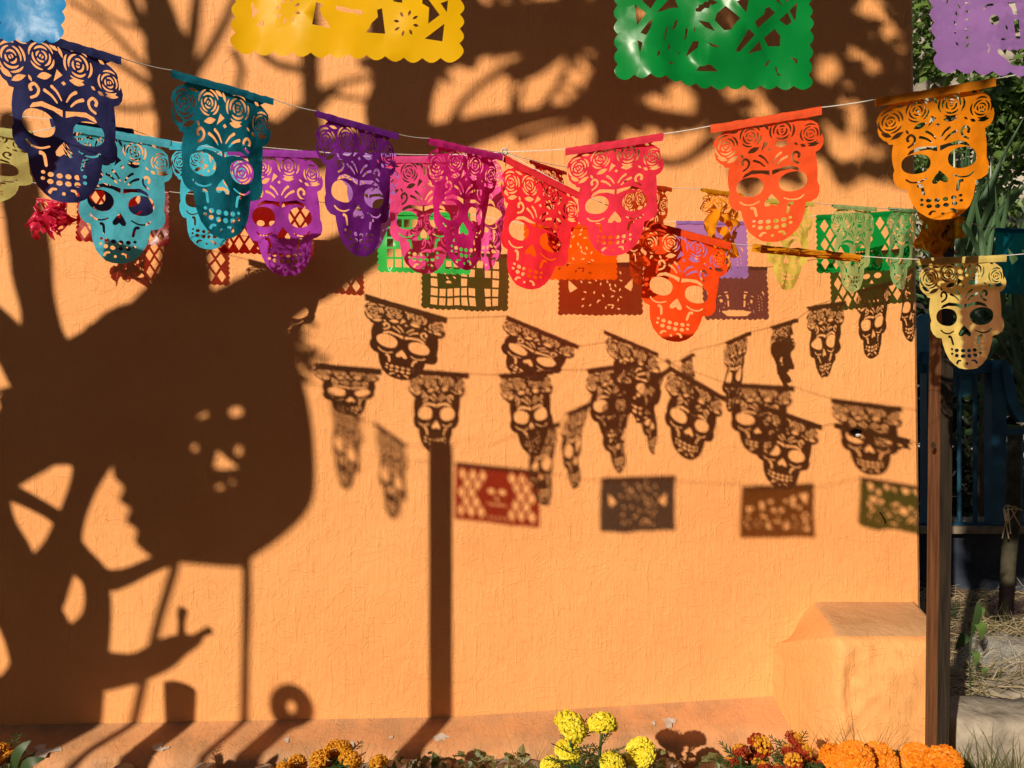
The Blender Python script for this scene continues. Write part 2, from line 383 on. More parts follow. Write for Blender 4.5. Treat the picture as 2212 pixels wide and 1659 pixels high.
# far pale rock face
vs = []; nn_ = 34
for j in range(nn_):
    for i in range(nn_):
        x = 1.5 + i * .42; z = -.3 + j * .28
        vs.append((x, 8.6 + .05 * x + .5 * noise.noise((x * .5, z * .5, 2)) + .22 * noise.noise((x * 1.6, z * 1.6, 8)) + .07 * noise.noise((x * 5, z * 5, 1)), z))
tag(mesh('rock_face', vs, [(j * nn_ + i, j * nn_ + i + 1, (j + 1) * nn_ + i + 1, (j + 1) * nn_ + i) for j in range(nn_ - 1) for i in range(nn_ - 1)], M_rock, None, True), kind='structure')
rn = random.Random(3)
tr = empty('leafy_tree', (P(2020, 800, 6.5).x, 6.5, 0), 'light green small leaved tree with pale trunk beside the wall end', 'tree')
mb = MB(); mb.tube(crom([tuple(P(2105, 1150, 6.5)), tuple(P(2075, 560, 6.5)), tuple(P(2050, 330, 6.5)), tuple(P(2022, 180, 6.5)), tuple(P(2003, 0, 6.5)), tuple(P(1985, -140, 6.5))], 5), [.10] * 8 + [.075] * 8 + [.05] * 10, 10, wob=.3); mb.obj('trunk', M_palebark, tr, True)
mb = MB()
for (u, v, d, r, n_) in ((1995, 30, 6.2, .22, 120), (1990, 130, 6.3, .2, 110), (2030, 100, 6.7, .2, 90), (2000, 260, 6.2, .22, 130), (2060, 215, 6.0, .13, 60), (1990, 380, 6.2, .24, 150), (2030, 350, 6.6, .2, 90), (2150, 215, 5.9, .22, 150), (2195, 240, 5.9, .24, 190), (2210, 330, 5.9, .22, 150), (2175, 300, 6.1, .15, 70), (2160, 185, 6.0, .15, 70), (2110, 190, 6.2, .12, 50), (2110, 290, 6.0, .2, 90), (2130, 390, 6.0, .22, 130), (2150, 460, 5.9, .22, 150), (2100, 460, 6.1, .2, 90), (2060, 130, 6.4, .2, 70), (1985, -40, 6.3, .25, 120), (2080, -40, 6.3, .3, 150), (2180, -60, 6.2, .3, 160), (2010, 480, 6.2, .28, 150), (2055, 560, 6.1, .3, 160), (2230, 130, 6.4, .15, 50), (2090, 90, 6.7, .16, 50), (2200, 60, 6.6, .2, 80)):
    leaf_cloud(mb, P(u, v, d), r, int(n_ * 1.6), .085, rn, (1, 1, .8))
mb.obj('crown', M_leaf, tr)
# blade-leaved shrub
ps = empty('palm_shrub', (P(2150, 900, 5.2).x, 5.2, 0), 'dark green palm shrub with long blade leaves right of the gold skull flag', 'shrub')
def blade(mb, a, dirv, L, wd, droop):
    pts = []; p = Vector(a); dv = Vector(dirv).normalized()
    for i in range(6):
        pts.append(p.copy()); p = p + dv * L / 5; dv = (dv + Vector((0, 0, -droop))).normalized()
    sd = Vector(dirv).cross(Vector((.2, 1, .3))).normalized()
    vs = []; fl = [.35, .9, 1, .8, .5, .05]
    for i, q in enumerate(pts): vs += [q - sd * wd * fl[i], q + Vector((0, -wd * .35 * fl[i], 0)), q + sd * wd * fl[i]]
    mb.add(vs, [f for i in range(5) for f in ((i * 3, i * 3 + 1, i * 3 + 4, i * 3 + 3), (i * 3 + 1, i * 3 + 2, i * 3 + 5, i * 3 + 4))])
cnt = 0
for (u, v, d, n_, L0, ang, spread) in ((2085, 610, 5.2, 26, .9, 85, 22), (2150, 690, 5.0, 34, 1.0, 60, 50), (2205, 720, 4.9, 34, .9, 95, 55), (2110, 760, 5.0, 26, .75, 30, 60), (2060, 720, 5.1, 22, .8, 60, 60), (2230, 900, 4.8, 22, .7, 110, 70)):
    for k in range(n_):
        a = R(ang + rn.uniform(-spread, spread)); mb = MB()
        blade(mb, P(u + rn.uniform(-26, 26), v + rn.uniform(-45, 30), d + rn.uniform(-.25, .3)), (math.cos(a), rn.uniform(-.45, .35), math.sin(a)), L0 * rn.uniform(.6, 1.15), rn.uniform(.014, .026), rn.uniform(.0, .16))
        mb.obj('leaf', M_palm, ps); cnt += 1
mb = MB(); mb.tube([(P(2140, 900, 5.2).x, 5.2, 0), (P(2145, 800, 5.2).x, 5.2, P(0, 800, 5.2).z), P(2150, 700, 5.15)], [.09, .08, .05], 9, wob=.3); mb.obj('trunk', M_bark, ps, True)
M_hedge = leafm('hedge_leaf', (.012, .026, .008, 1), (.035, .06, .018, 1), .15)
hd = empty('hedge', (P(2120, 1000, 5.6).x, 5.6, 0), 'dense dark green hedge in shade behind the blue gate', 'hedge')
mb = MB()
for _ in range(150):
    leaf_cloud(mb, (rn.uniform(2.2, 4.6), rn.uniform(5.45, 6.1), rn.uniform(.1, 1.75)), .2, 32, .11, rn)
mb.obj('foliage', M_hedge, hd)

# ------------------------------------------------------------------ cut paper patterns
def arc(c, r, a0, a1, wd, n=9):
    pts, inn = [], []
    for i in range(n + 1):
        a = R(a0 + (a1 - a0) * i / n); h = wd * .5 * (math.sin(math.pi * (i + .35) / (n + .7)) ** .6)
        pts.append((c[0] + math.cos(a) * (r + h), c[1] + math.sin(a) * (r + h))); inn.append((c[0] + math.cos(a) * (r - h), c[1] + math.sin(a) * (r - h)))
    return pts + inn[::-1]
def stroke(pts, w0, w1=None, n=5):
    q = crom(pts, n); m_ = len(q) - 1; a, b = [], []
    w1 = w0 if w1 is None else w1
    for i, p in enumerate(q):
        t = (q[min(i + 1, m_)][0] - q[max(i - 1, 0)][0], q[min(i + 1, m_)][1] - q[max(i - 1, 0)][1]); l = math.hypot(*t) or 1
        h = .5 * (w0 + (w1 - w0) * i / m_) * (.55 if i in (0, m_) else 1)
        a.append((p[0] - t[1] / l * h, p[1] + t[0] / l * h)); b.append((p[0] + t[1] / l * h, p[1] - t[0] / l * h))
    return a + b[::-1]
def ell(cx, cy, rx, ry, n=20, rot=0, sq=1.0):
    o = []
    for k in range(n):
        a = 2 * math.pi * k / n; x, y = math.copysign(abs(math.cos(a)) ** sq, math.cos(a)) * rx, math.copysign(abs(math.sin(a)) ** sq, math.sin(a)) * ry
        o.append((cx + x * math.cos(rot) - y * math.sin(rot), cy + x * math.sin(rot) + y * math.cos(rot)))
    return o
def lens(x0, y0, x1, y1, wd, n=5):
    L = math.hypot(x1 - x0, y1 - y0); px, py = -(y1 - y0) / L, (x1 - x0) / L; a, b = [], []
    for i in range(n + 1):
        t = i / n; h = wd * .5 * math.sin(math.pi * t)
        a.append((x0 + (x1 - x0) * t + px * h, y0 + (y1 - y0) * t + py * h))
        if 0 < i < n: b.append((x0 + (x1 - x0) * t - px * h, y0 + (y1 - y0) * t - py * h))
    return a + b[::-1]
def inpoly(x, y, pl):
    c = False; j = len(pl) - 1
    for i in range(len(pl)):
        xi, yi = pl[i]; xj, yj = pl[j]
        if (yi > y) != (yj > y) and x < (xj - xi) * (y - yi) / (yj - yi) + xi: c = not c
        j = i
    return c
def area(pl): return abs(sum(pl[i - 1][0] * pl[i][1] - pl[i][0] * pl[i - 1][1] for i in range(len(pl)))) / 2
def build_template(outline, holes, grid):
    vs, es = [], []
    for pl in [outline] + holes:
        n0 = len(vs); vs += [Vector(p) for p in pl]; es += [(n0 + i, n0 + (i + 1) % len(pl)) for i in range(len(pl))]
    xs = [p[0] for p in outline]; ys = [p[1] for p in outline]
    rr = random.Random(1); x = min(xs)
    while x < max(xs):
        y = min(ys)
        while y < max(ys):
            p = (x + rr.uniform(-.2, .2) * grid, y + rr.uniform(-.2, .2) * grid)
            if inpoly(*p, outline): vs.append(Vector(p))
            y += grid
        x += grid
    v2, _e, f2, *_r = delaunay_2d_cdt(vs, es, [], 0, 1e-6)
    hb = [(min(p[0] for p in h), max(p[0] for p in h), min(p[1] for p in h), max(p[1] for p in h), h) for h in holes]
    fs = []
    for f in f2:
        cx = sum(v2[i].x for i in f) / len(f); cy = sum(v2[i].y for i in f) / len(f)
        if not inpoly(cx, cy, outline): continue
        if any(a <= cx <= b and c <= cy <= d and inpoly(cx, cy, h) for a, b, c, d, h in hb): continue
        fs.append(tuple(f))
    used = sorted({i for f in fs for i in f}); ix = {o: k for k, o in enumerate(used)}
    return [(v2[i].x, v2[i].y) for i in used], [tuple(ix[i] for i in f) for f in fs]

# skull with a crown of four roses (units: pixels of a close view, then scaled to width 1)
sk_out = [(140, 150), (300, 216), (262, 250), (215, 265), (165, 318), (150, 370), (166, 430), (160, 470), (175, 530), (215, 580), (250, 600), (270, 635), (312, 642), (300, 700), (292, 780), (298, 860), (312, 930), (295, 975), (298, 1045), (325, 1105), (365, 1145), (428, 1160), (440, 1230), (465, 1330), (515, 1432), (590, 1502), (650, 1540), (720, 1556), (800, 1558), (870, 1545), (950, 1500), (1020, 1425), (1065, 1330), (1090, 1230), (1102, 1145), (1165, 1130), (1220, 1095), (1245, 1035), (1245, 965), (1225, 910), (1228, 850), (1230, 760), (1222, 660), (1215, 600), (1262, 575), (1292, 530), (1300, 470), (1285, 420), (1262, 400), (1265, 365), (1240, 300), (1190, 262), (1140, 236), (1280, 150)]
sk = []
def rose(cx, cy, Rr, rot):
    for r, spans, wd in ((.11, [(60, 200), (240, 380)], .13), (.37, [(195, 320), (-20, 75), (95, 170)], .15), (.66, [(20, 118), (140, 235), (258, 352)], .165), (.93, [(8, 72), (98, 172), (195, 262), (285, 345)], .17)):
        for a0, a1 in spans: sk.append(arc((cx, cy), r * Rr, a0 + rot, a1 + rot, wd * Rr))
rose(292, 400, 128, 20); rose(556, 335, 118, 75); rose(882, 325, 132, 140); rose(1170, 400, 108, 40)
sk += [lens(190, 500, 300, 560, 50), lens(290, 588, 420, 525, 52), lens(515, 512, 645, 468, 58), [(690, 405), (740, 440), (660, 512)], lens(800, 470, 940, 470, 60), lens(1062, 500, 1118, 530, 34), lens(1135, 525, 1258, 505, 40),
       [(750, 488), (772, 508), (750, 528), (728, 508)], lens(325, 255, 432, 262, 30), lens(618, 215, 705, 255, 36), lens(1068, 222, 1125, 250, 30), lens(700, 215, 745, 300, 30), lens(440, 510, 470, 560, 26), lens(1000, 470, 1040, 500, 24)]
for s in (-1, 1):
    X = lambda x: 752 + s * x
    sk.append(stroke([(X(285), 640), (X(298), 602), (X(262), 572), (X(224), 610), (X(240), 665), (X(296), 702)], 30, 22))
    sk += [stroke([(X(118), 552), (X(62), 595), (X(20), 662)], 30, 12), stroke([(X(182), 602), (X(112), 635), (X(58), 688)], 32, 14)]
    sk.append([(X(14), 735), (X(14), 790), (X(100), 757), (X(205), 750), (X(295), 782), (X(300), 774), (X(275), 738), (X(195), 706), (X(105), 720)])
    sk.append(ell(X(225), 893, 145, 112, 26, s * -.10, .9))
    sk.append(stroke([(X(335), 1050), (X(285), 1092), (X(205), 1100), (X(125), 1068)], 20, 16))
    sk.append(stroke([(X(225), 1140), (X(180), 1152), (X(160), 1250)], 34, 28))
    sk.append(stroke([(X(132), 1488), (X(105), 1450), (X(62), 1448)], 34, 18))
    for xx, yy, r in ((40, 1322, 28), (120, 1316, 28), (188, 1300, 19), (40, 1390, 29), (122, 1382, 28), (190, 1357, 19)): sk.append(ell(X(xx), yy, r, r * .85, 12))
sk += [[(752, 1000), (800, 1058), (830, 1105), (822, 1138), (788, 1142), (752, 1112), (716, 1142), (682, 1138), (674, 1105), (704, 1058)], ell(752, 1484, 17, 16, 10)]
tosk = lambda pl: [((x - 710) / 1150, -(y - 150) / 1150) for x, y in pl]
SKULL = build_template(tosk(sk_out), [tosk(h) for h in sk], .055)
SK_H = 1408 / 1150
SK_BIG = [tosk(h) for h in sk]

# scalloped plastic sheets, width 1, height PH
PH = .66
def sheet_outline(ns_=15, nv=10, dep=.016):
    o = [(-.5, 0), (-.5, -.02)]
    def run(p, q, n, nx_, ny_):
        for i in range(n):
            for k in range(5):
                t = (i + k / 5) / n; h = dep * math.sin(math.pi * k / 5)
                o.append((p[0] + (q[0] - p[0]) * t + nx_ * h, p[1] + (q[1] - p[1]) * t + ny_ * h))
    run((-.49, -.03), (-.49, -PH + .02), nv, -1, 0); run((-.49, -PH + .02), (.49, -PH + .02), ns_, 0, -1); run((.49, -PH + .02), (.49, -.03), nv, 1, 0)
    o += [(.5, -.02), (.5, 0)]; return o
OUT = sheet_outline()
OUTF = sheet_outline(12, 9, .02)
def clip(h): return [(max(-.465, min(.465, x)), max(-PH + .04, min(-.045, y))) for x, y in h]
yl = []
yq = lambda pl: [((x - 40) / 2090 - .5, -PH + .02 + (440 + 190 * (x - 40) / 2090 - y) / 2090) for x, y in pl]
for h in ([(195, 20), (262, 110), (195, 165)], [(238, 232), (300, 175), (318, 238)], [(785, 60), (850, 85), (820, 130), (840, 180), (880, 230), (920, 300), (755, 262)],
          [(965, 95), (1010, 100), (1050, 108), (1100, 125), (1160, 130), (1215, 145), (1220, 172), (1170, 180), (1120, 160), (1075, 160), (1030, 148), (965, 130)],
          [(1340, 140), (1385, 130), (1420, 360), (1240, 345), (1275, 300), (1290, 260), (1350, 205)], [(1480, 70), (1560, 15), (1572, 90), (1535, 85)], [(1755, 30), (1800, 50), (1920, 220), (1815, 300), (1820, 150), (1755, 105)],
          [(1790, 0), (1960, -10), (1880, 65)], [(1925, 105), (1995, 75), (1985, 190)], [(1785, 430), (1965, 300), (1950, 465)],
          [(200, -40), (330, -90), (300, -10)], [(200, -350), (420, -330), (250, -150)], [(600, -120), (760, -60), (770, 10), (640, -20)], [(560, -450), (700, -420), (690, -250), (600, -200)], [(1460, -450), (1600, -480), (1560, -180), (1470, -200)], [(1700, -480), (1960, -500), (1900, -200)], [(1620, -150), (1760, -220), (1740, -90)],
          [(1080, 20), (1100, -60), (1140, 30)]):
    yl.append(yq(h))
for cx, cy, r0 in ((530, 118, 95), (1612, 282, 95)):
    for k in range(8):
        a = k * math.pi / 4 + .3; yl.append(yq(lens(cx + math.cos(a) * r0 * .68, cy + math.sin(a) * r0 * .68, cx + math.cos(a) * r0 * 1.28, cy + math.sin(a) * r0 * 1.28, 26)))
yl += [yq(ell(980, -170, 70, 55)), yq(ell(1200, -150, 70, 55)), yq([(800, -420), (950, -480), (900, -330)]), yq([(1250, -400), (1400, -420), (1300, -300)])]
gq = lambda pl: [((x - 110) / 2030 - .5, -PH + .02 + (815 + 85 * (x - 110) / 2030 - y) / 2030) for x, y in pl]
gl = [gq(h) for h in ([(345, 50), (390, -20), (600, 0), (475, 180)], [(310, 120), (430, 220), (335, 325)], [(370, 400), (470, 285), (495, 290), (480, 350), (430, 430)], [(335, 470), (390, 500), (360, 610)], [(540, 215), (690, 45), (740, 60), (775, 140), (700, 150), (590, 200)],
      [(945, 155), (980, 150), (985, 120), (1020, 125), (1040, 95), (1075, 100), (1090, 65), (1180, 110), (1120, 140), (1100, 130), (1080, 170), (1040, 160), (1000, 192), (960, 185)], [(975, 270), (1085, 300), (1145, 385), (1050, 345)], [(1140, 285), (1160, 225), (1250, 150), (1395, 280), (1330, 340), (1310, 385), (1235, 390)], [(1355, 130), (1450, 95), (1470, 140), (1450, 235)],
      [(1540, 310), (1640, 230), (1650, 180), (1690, 160), (1755, 210), (1580, 360)], [(1700, 30), (1750, 5), (1850, 120), (1800, 100)], [(1830, -20), (1990, -10), (1890, 75)], [(1920, 150), (2005, 60), (1975, 260)], [(1350, 580), (1480, 380), (1545, 430), (1390, 590)], [(1470, 610), (1600, 475), (1630, 550), (1560, 575)], [(1650, 430), (1760, 345), (1820, 410), (1820, 500), (1700, 500)], [(1800, 270), (1900, 170), (1940, 270), (1880, 310)],
      [(705, 355), (740, 270), (770, 260), (740, 340)], [(620, 450), (640, 340), (655, 345), (635, 440)], [(840, 435), (850, 330), (875, 345), (858, 425)], [(860, 580), (890, 510), (930, 450), (985, 460), (980, 510), (920, 540)], [(1060, 480), (1200, 540), (1130, 540)], [(960, 730), (1000, 685), (1040, 690), (1080, 675), (1120, 682), (1190, 735)], [(660, 680), (700, 660), (725, 675), (690, 690)], [(535, 655), (545, 590), (575, 570), (565, 620)], [(1770, 700), (1790, 690), (1800, 750), (1840, 785), (1800, 780)], [(1930, 600), (2000, 620), (1995, 670)], [(1660, 690), (1690, 650), (1730, 620), (1690, 690)],
      [(780, 540), (800, 530), (790, 570)], [(660, 530), (675, 480), (690, 490), (680, 540)], [(930, 370), (945, 320), (950, 370)], [(300, -350), (420, -420), (480, -250), (350, -150)], [(520, -150), (640, -250), (680, -90), (600, -60)], [(1200, -380), (1400, -420), (1420, -250), (1260, -180)], [(1500, -300), (1700, -360), (1680, -150)], [(1780, -260), (1960, -300), (1940, -90)], [(760, -400), (900, -420), (880, -250), (800, -200)], [(980, -300), (1080, -300), (1060, -160)])]
pq = lambda pl: [((x - 330) / 2988 - .5, -PH + .02 + (1000 - y) / 2988) for x, y in pl]
pl0 = [lens(690, 140, 710, 212, 28), lens(645, 230, 660, 305, 28), lens(622, 360, 642, 430, 26), lens(610, 490, 632, 540, 24), lens(618, 640, 655, 695, 26), lens(780, 155, 825, 100, 30), lens(780, 245, 842, 228, 30), lens(758, 355, 815, 332, 28), lens(748, 495, 798, 448, 30), lens(756, 615, 796, 558, 30), lens(758, 708, 802, 648, 30),
       stroke([(1012, 220), (1050, 165), (1140, 150)], 12, 34), ell(1140, 345, 64, 66, 12), lens(1295, 400, 1318, 470, 30), lens(1210, 590, 1295, 580, 28), stroke([(1040, 650), (1060, 715), (1042, 770)], 8, 26), [(1335, 110), (1445, 95), (1470, 250), (1405, 260), (1390, 190)], [(1280, 0), (1430, -10), (1435, 30), (1290, 42)], [(1400, 330), (1480, 320), (1500, 560), (1440, 560)], [(520, 50), (600, -30), (650, -20), (560, 90), (540, 165)]]
ul = [pq(h) for h in pl0]; ul += [[(-x, y) for x, y in h] for h in ul]
mo = [(1160, 740), (1190, 710), (1240, 735), (1290, 705), (1340, 730), (1400, 700), (1450, 712), (1500, 680), (1600, 700), (1700, 680), (1824, 700)]
ul.append(pq(mo + [(3648 - x, y) for x, y in mo[-2::-1]] + [(2300, 900), (1824, 915), (1370, 910), (1300, 840), (1180, 775)]))
ll = []
for i in range(-4, 5):
    for j in range(1, 6):
        cx, cy = i * .118 + (.059 if j % 2 else 0), -j * .105 - .015
        if abs(cx) > .43 or (cx / .17) ** 2 + ((cy + .33) / .2) ** 2 < 1.25 or cy < -PH + .09: continue
        ll.append([(cx - .045, cy), (cx, cy - .075), (cx + .045, cy), (cx, cy + .075)])
ll += [ell(-.065, -.29, .042, .035, 14), ell(.065, -.29, .042, .035, 14), [(0, -.34), (.025, -.385), (-.025, -.385)]] + [ell(x * .032, -.435, .011, .014, 8) for x in range(-3, 4)] + [lens(-.1 + .05 * k, -.57, -.08 + .05 * k, -.60, .02) for k in range(5)]
cl = []
for i in range(9):
    for j in range(5):
        x0, y0 = -.40 + i * .09, -.08 - j * .108
        cx, cy = x0 + .035, y0 - .045
        if abs(cx - .2) < .045 and cy < -.15 or abs(cy + .30) < .05 and abs(cx - .2) < .13 or (abs(cx + .2) < .13 and cy > -.42 and cy < -.15): continue
        cl.append([(x0, y0), (x0 + .068, y0), (x0 + .068, y0 - .085), (x0, y0 - .085)])
cl += [lens(-.26 + .03 * k, -.22 - .05 * (k % 3), -.22 + .03 * k, -.25 - .05 * (k % 3), .02) for k in range(5)] + [ell(-.24, -.2, .02, .02, 8), ell(-.16, -.2, .02, .02, 8), lens(-.24, -.33, -.16, -.33, .03)]
ol = [[(-.38, -.2), (-.28, -.3), (-.36, -.36), (-.38, -.3)], [(.38, -.2), (.28, -.3), (.36, -.36), (.38, -.3)]]
ro = random.Random(5)
for _ in range(70):
    cx, cy, a = ro.uniform(-.22, .25), ro.uniform(-.58, -.08), ro.uniform(0, 6.3)
    if any((cx - q[0][0]) ** 2 + (cy - q[0][1]) ** 2 < .0022 for q in ol[2:]): continue
    ol.append(lens(cx, cy, cx + .045 * math.cos(a), cy + .045 * math.sin(a), .02, 4))
PL = {k: build_template(o, [clip(h) for h in hs], .06) for k, o, hs in (('yellow', OUTF, yl), ('green', OUTF, gl), ('purple', OUTF, ul), ('lattice', OUT, ll), ('cross', OUT, cl), ('orange', OUT, ol))}

# ------------------------------------------------------------------ hanging flags
def flag(name, tmpl, th, mats, label, cat, group, L, Rr, chin, H, side=1, bend=.0, bow=0.0, tw=0.0, rip=.006, strip=.075, seed=0, crump=0.0, hang=None, sheet='sheet', lean=0.0, skew=.6):
    M = (L + Rr) / 2; W = (Rr - L).length; e1 = (Rr - L) / W
    C = Vector((0, 0, CZ))
    if hang is not None: e2 = hang - M
    else:
        r = (P(*chin, 1.0) - C).normalized(); q = M - C; b = q.dot(r); disc = b * b - (q.dot(q) - H * H)
        if lean is None and disc > 0: e2 = C + r * (b + side * math.sqrt(disc)) - M
        else: e2 = P(*chin, M.y + (lean or 0)) - M
    n = e1.cross(e2).normalized(); e1p = e2.cross(n).normalized()
    if e1p.dot(e1) < 0: e1p = -e1p
    root = empty(name, M, label, cat, group)
    up = -e2.normalized()
    if up.z < .6: up = (Vector((0, 0, 1)) - e1 * e1.z).normalized()
    so_ = seed * 3.7
    def place(X, Y, lift=0.0):
        f = max(0.0, min(1.2, -Y / th)); ax = e1.lerp(e1p, skew * f).normalized(); nn = n
        if tw:
            a = tw * f; ax, nn = ax * math.cos(a) + nn * math.sin(a), nn * math.cos(a) - ax * math.sin(a)
        k = bend * (.15 + .85 * f)
        if abs(k) > 1e-3: xx, zz = W / k * math.sin(k * X), W / k * (1 - math.cos(k * X))
        else: xx, zz = W * X, 0
        zz += bow * math.sin(math.pi * min(f, 1)) + rip * (.2 + f) * noise.noise((X * 3.2 + so_, Y * 2.4, so_)) * 2 + rip * .5 * noise.noise((X * 9 + so_, Y * 7, so_))
        q = M + ax * xx + nn * (zz + lift) + e2 * f
        if crump:
            q += Vector((noise.noise((X * 7 + so_, Y * 7, 1)), noise.noise((X * 7, Y * 7 + so_, 5)), noise.noise((X * 7, Y * 7, 9 + so_)))) * crump * min(1, f * 2.5)
        return q
    tv, tf = tmpl
    mesh(sheet, local([place(x, y) for x, y in tv], root), tf, mats[0], root, True)
    if strip:                                            # the folded top over the string: front and back leaf
        vs, fs = [], []; nx_ = 26; rows = [(-.012, -.0015), (.006, -.003), (.012, 0.0), (.006, .003), (-.012, .0015)]
        for (dz, lf) in (( -strip, -.0028), (-strip * .5, -.0036), (0, -.0032), (.010, 0), (0, .0032), (-strip * .6, .003)):
            for i in range(nx_ + 1):
                X = -.5 + i / nx_
                q = M + e1 * W * X + up * dz * W + n * (lf + .0022 * noise.noise((X * 14 + so_, dz * 30, so_)))
                q += up * .0015 * noise.noise((X * 20, so_, dz * 9))
                vs.append(q)
        m_ = nx_ + 1
        fs = [(j * m_ + i, j * m_ + i + 1, (j + 1) * m_ + i + 1, (j + 1) * m_ + i) for j in range(5) for i in range(nx_)]
        mesh('folded_top', local(vs, root), fs, mats[1], root, True)
    return root
def two(name, rgb, k=1.0, tr=.38):
    return (tissue(name + '_tissue', rgb, k, tr), tissue(name + '_tissue_fold', tuple(int(c * .9) for c in rgb), k * .92, tr * .5))
C = {n: two(n, *a) for n, a in dict(navy=((50, 54, 112),), teal=((14, 124, 150),), cyan=((80, 188, 214),), sky=((66, 196, 228),), purple=((116, 30, 146),), violet=((176, 62, 192),), lilac=((182, 124, 220),), pink=((236, 40, 146),), rose=((250, 84, 156),), magenta=((246, 92, 176),), red=((240, 36, 52),), coral=((242, 50, 78),), maroon=((200, 24, 26),), orange=((255, 92, 40),), vermilion=((255, 78, 10),), rust=((220, 74, 12),), gold=((242, 144, 8),), amber=((244, 158, 12),), yellow=((240, 214, 122),), lemon=((230, 212, 92),), straw=((206, 198, 120),), mint=((180, 204, 130),), sage=((152, 190, 126),), violetblue=((70, 74, 190),)).items()}
SKG = 'cut paper skull flags strung before the wall'
def skull(col, label, L, Rr, chin, H=.245, **kw):
    return flag('skull_flag', SKULL, SK_H, C[col], label, 'paper flag', SKG, L, Rr, chin, H, sheet='skull_sheet', **kw)
# front arm of the V, left side and right side
q = 0
def SF(*a, **k):
    global q; q += 1
    return skull(*a, seed=q, **k)
SF('navy', 'navy blue skull flag, large, at the left edge below the blue plastic flag', P(-18, 42, 1.13), P(262, 125, 1.21), (128, 437), bend=.5, bow=.01)
SF('teal', 'dark teal skull flag between the navy and the dark purple ones', P(370, 152, 1.262), P(590, 214, 1.354), (472, 512), bend=.9, bow=.015)
SF('purple', 'dark purple skull flag, narrow, left of the two pink ones', P(682, 240, 1.39), P(860, 290, 1.46), (770, 552), bend=1.5, bow=.01)
SF('pink', 'deep pink skull flag hanging just left of the string knot', P(926, 299, 1.50), P(1085, 335, 1.60), (1000, 582), bend=1.3, tw=.2, bow=.012)
SF('coral', 'coral red skull flag right of the knot, overlapping the slanting red one', P(1222, 322, 1.53), P(1433, 289, 1.48), (1315, 552), bend=.75, bow=.012)
SF('orange', 'bright orange skull flag on the rising string under the green plastic flag', P(1535, 272, 1.42), P(1775, 232, 1.35), (1660, 523), bend=.6, bow=.012)
SF('gold', 'golden orange skull flag with a pointed chin below the purple plastic flag', P(1890, 215, 1.32), P(2150, 170, 1.26), (2030, 475), bend=.95, bow=.02)
# second row, left of the knot
SF('straw', 'pale straw coloured skull flag cut off by the left edge behind the navy one', P(-165, 258, 1.53), P(70, 286, 1.54), (-48, 440), bend=1.1)
SF('navy', 'small navy skull flag whose chin shows below the cyan one', P(108, 258, 1.90), P(286, 280, 1.85), (268, 548), bend=.9, lean=.13)
SF('cyan', 'cyan skull flag hanging behind and right of the navy one', P(145, 267, 1.52), P(370, 305, 1.545), (240, 568), bend=.4, bow=.01)
SF('sky', 'sky blue skull flag mostly hidden behind the dark teal one', P(368, 308, 1.84), P(528, 314, 1.76), (442, 538), bend=.3, lean=.03)
SF('violet', 'light violet skull flag with creased jaw between the teal and dark purple ones', P(490, 322, 1.56), P(690, 328, 1.585), (612, 598), bend=.5, rip=.009)
SF('lilac', 'lilac skull flag hidden behind the dark purple one', P(728, 331, 1.79), P(858, 333, 1.68), (792, 536), bend=.4, lean=.1)
SF('rose', 'rose pink skull flag in front of the lime green plastic flag', P(816, 340, 1.60), P(1000, 337, 1.625), (908, 592), bend=.5, bow=.01)
SF('magenta', 'crumpled light pink skull flag squeezed between the knot and the deep pink one', P(975, 334, 1.74), P(1082, 331, 1.65), (1045, 580), bend=1.2, crump=.012)
# string falling to the right of the knot
SF('red', 'tilted bright red skull flag right below the knot', P(1090, 337, 1.61), P(1258, 420, 1.585), (1124, 621), bend=.12, bow=.01)
SF('vermilion', 'lowest orange red skull flag, lit through, under the coral one', P(1385, 474, 1.63), P(1580, 526, 1.605), (1440, 735), bend=.45, bow=.01)
SF('amber', 'amber skull flag blown flat so only its folded top shows', P(1625, 530, 1.62), P(1860, 553, 1.58), (1745, 550), .06, bend=.1, lean=None, side=-1, rip=.002)
SF('yellow', 'pale yellow skull flag facing us beside the wooden post', P(1982, 560, 1.48), P(2172, 552, 1.47), (2082, 798), bend=-.25, bow=.006)
# string running back to the wall, right of the knot
SF('maroon', 'small dark red skull flag folded behind the coral one', P(1145, 347, 1.64), P(1222, 372, 1.70), (1208, 560), bend=.7, crump=.012)
SF('rust', 'rust orange skull flag half hidden behind the coral and vermilion ones', P(1350, 390, 1.765), P(1450, 406, 1.83), (1378, 615), bend=.7)
SF('amber', 'twisted tattered amber skull flag beside the bright orange one', P(1515, 407, 1.85), P(1605, 419, 1.90), (1565, 590), bend=1.6, tw=.5, crump=.035)
SF('lemon', 'lemon yellow skull flag behind the bright orange chin', P(1648, 428, 1.96), P(1757, 438, 2.0), (1692, 626), bend=.35, crump=.004)
SF('mint', 'pale mint skull flag in front of the dark green plastic flag', P(1798, 442, 2.05), P(1893, 449, 2.10), (1838, 630), bend=.8)
SF('sage', 'sage green curled skull flag at the wall edge under the gold one', P(1920, 449, 2.13), P(1985, 453, 2.18), (1938, 625), bend=1.3)
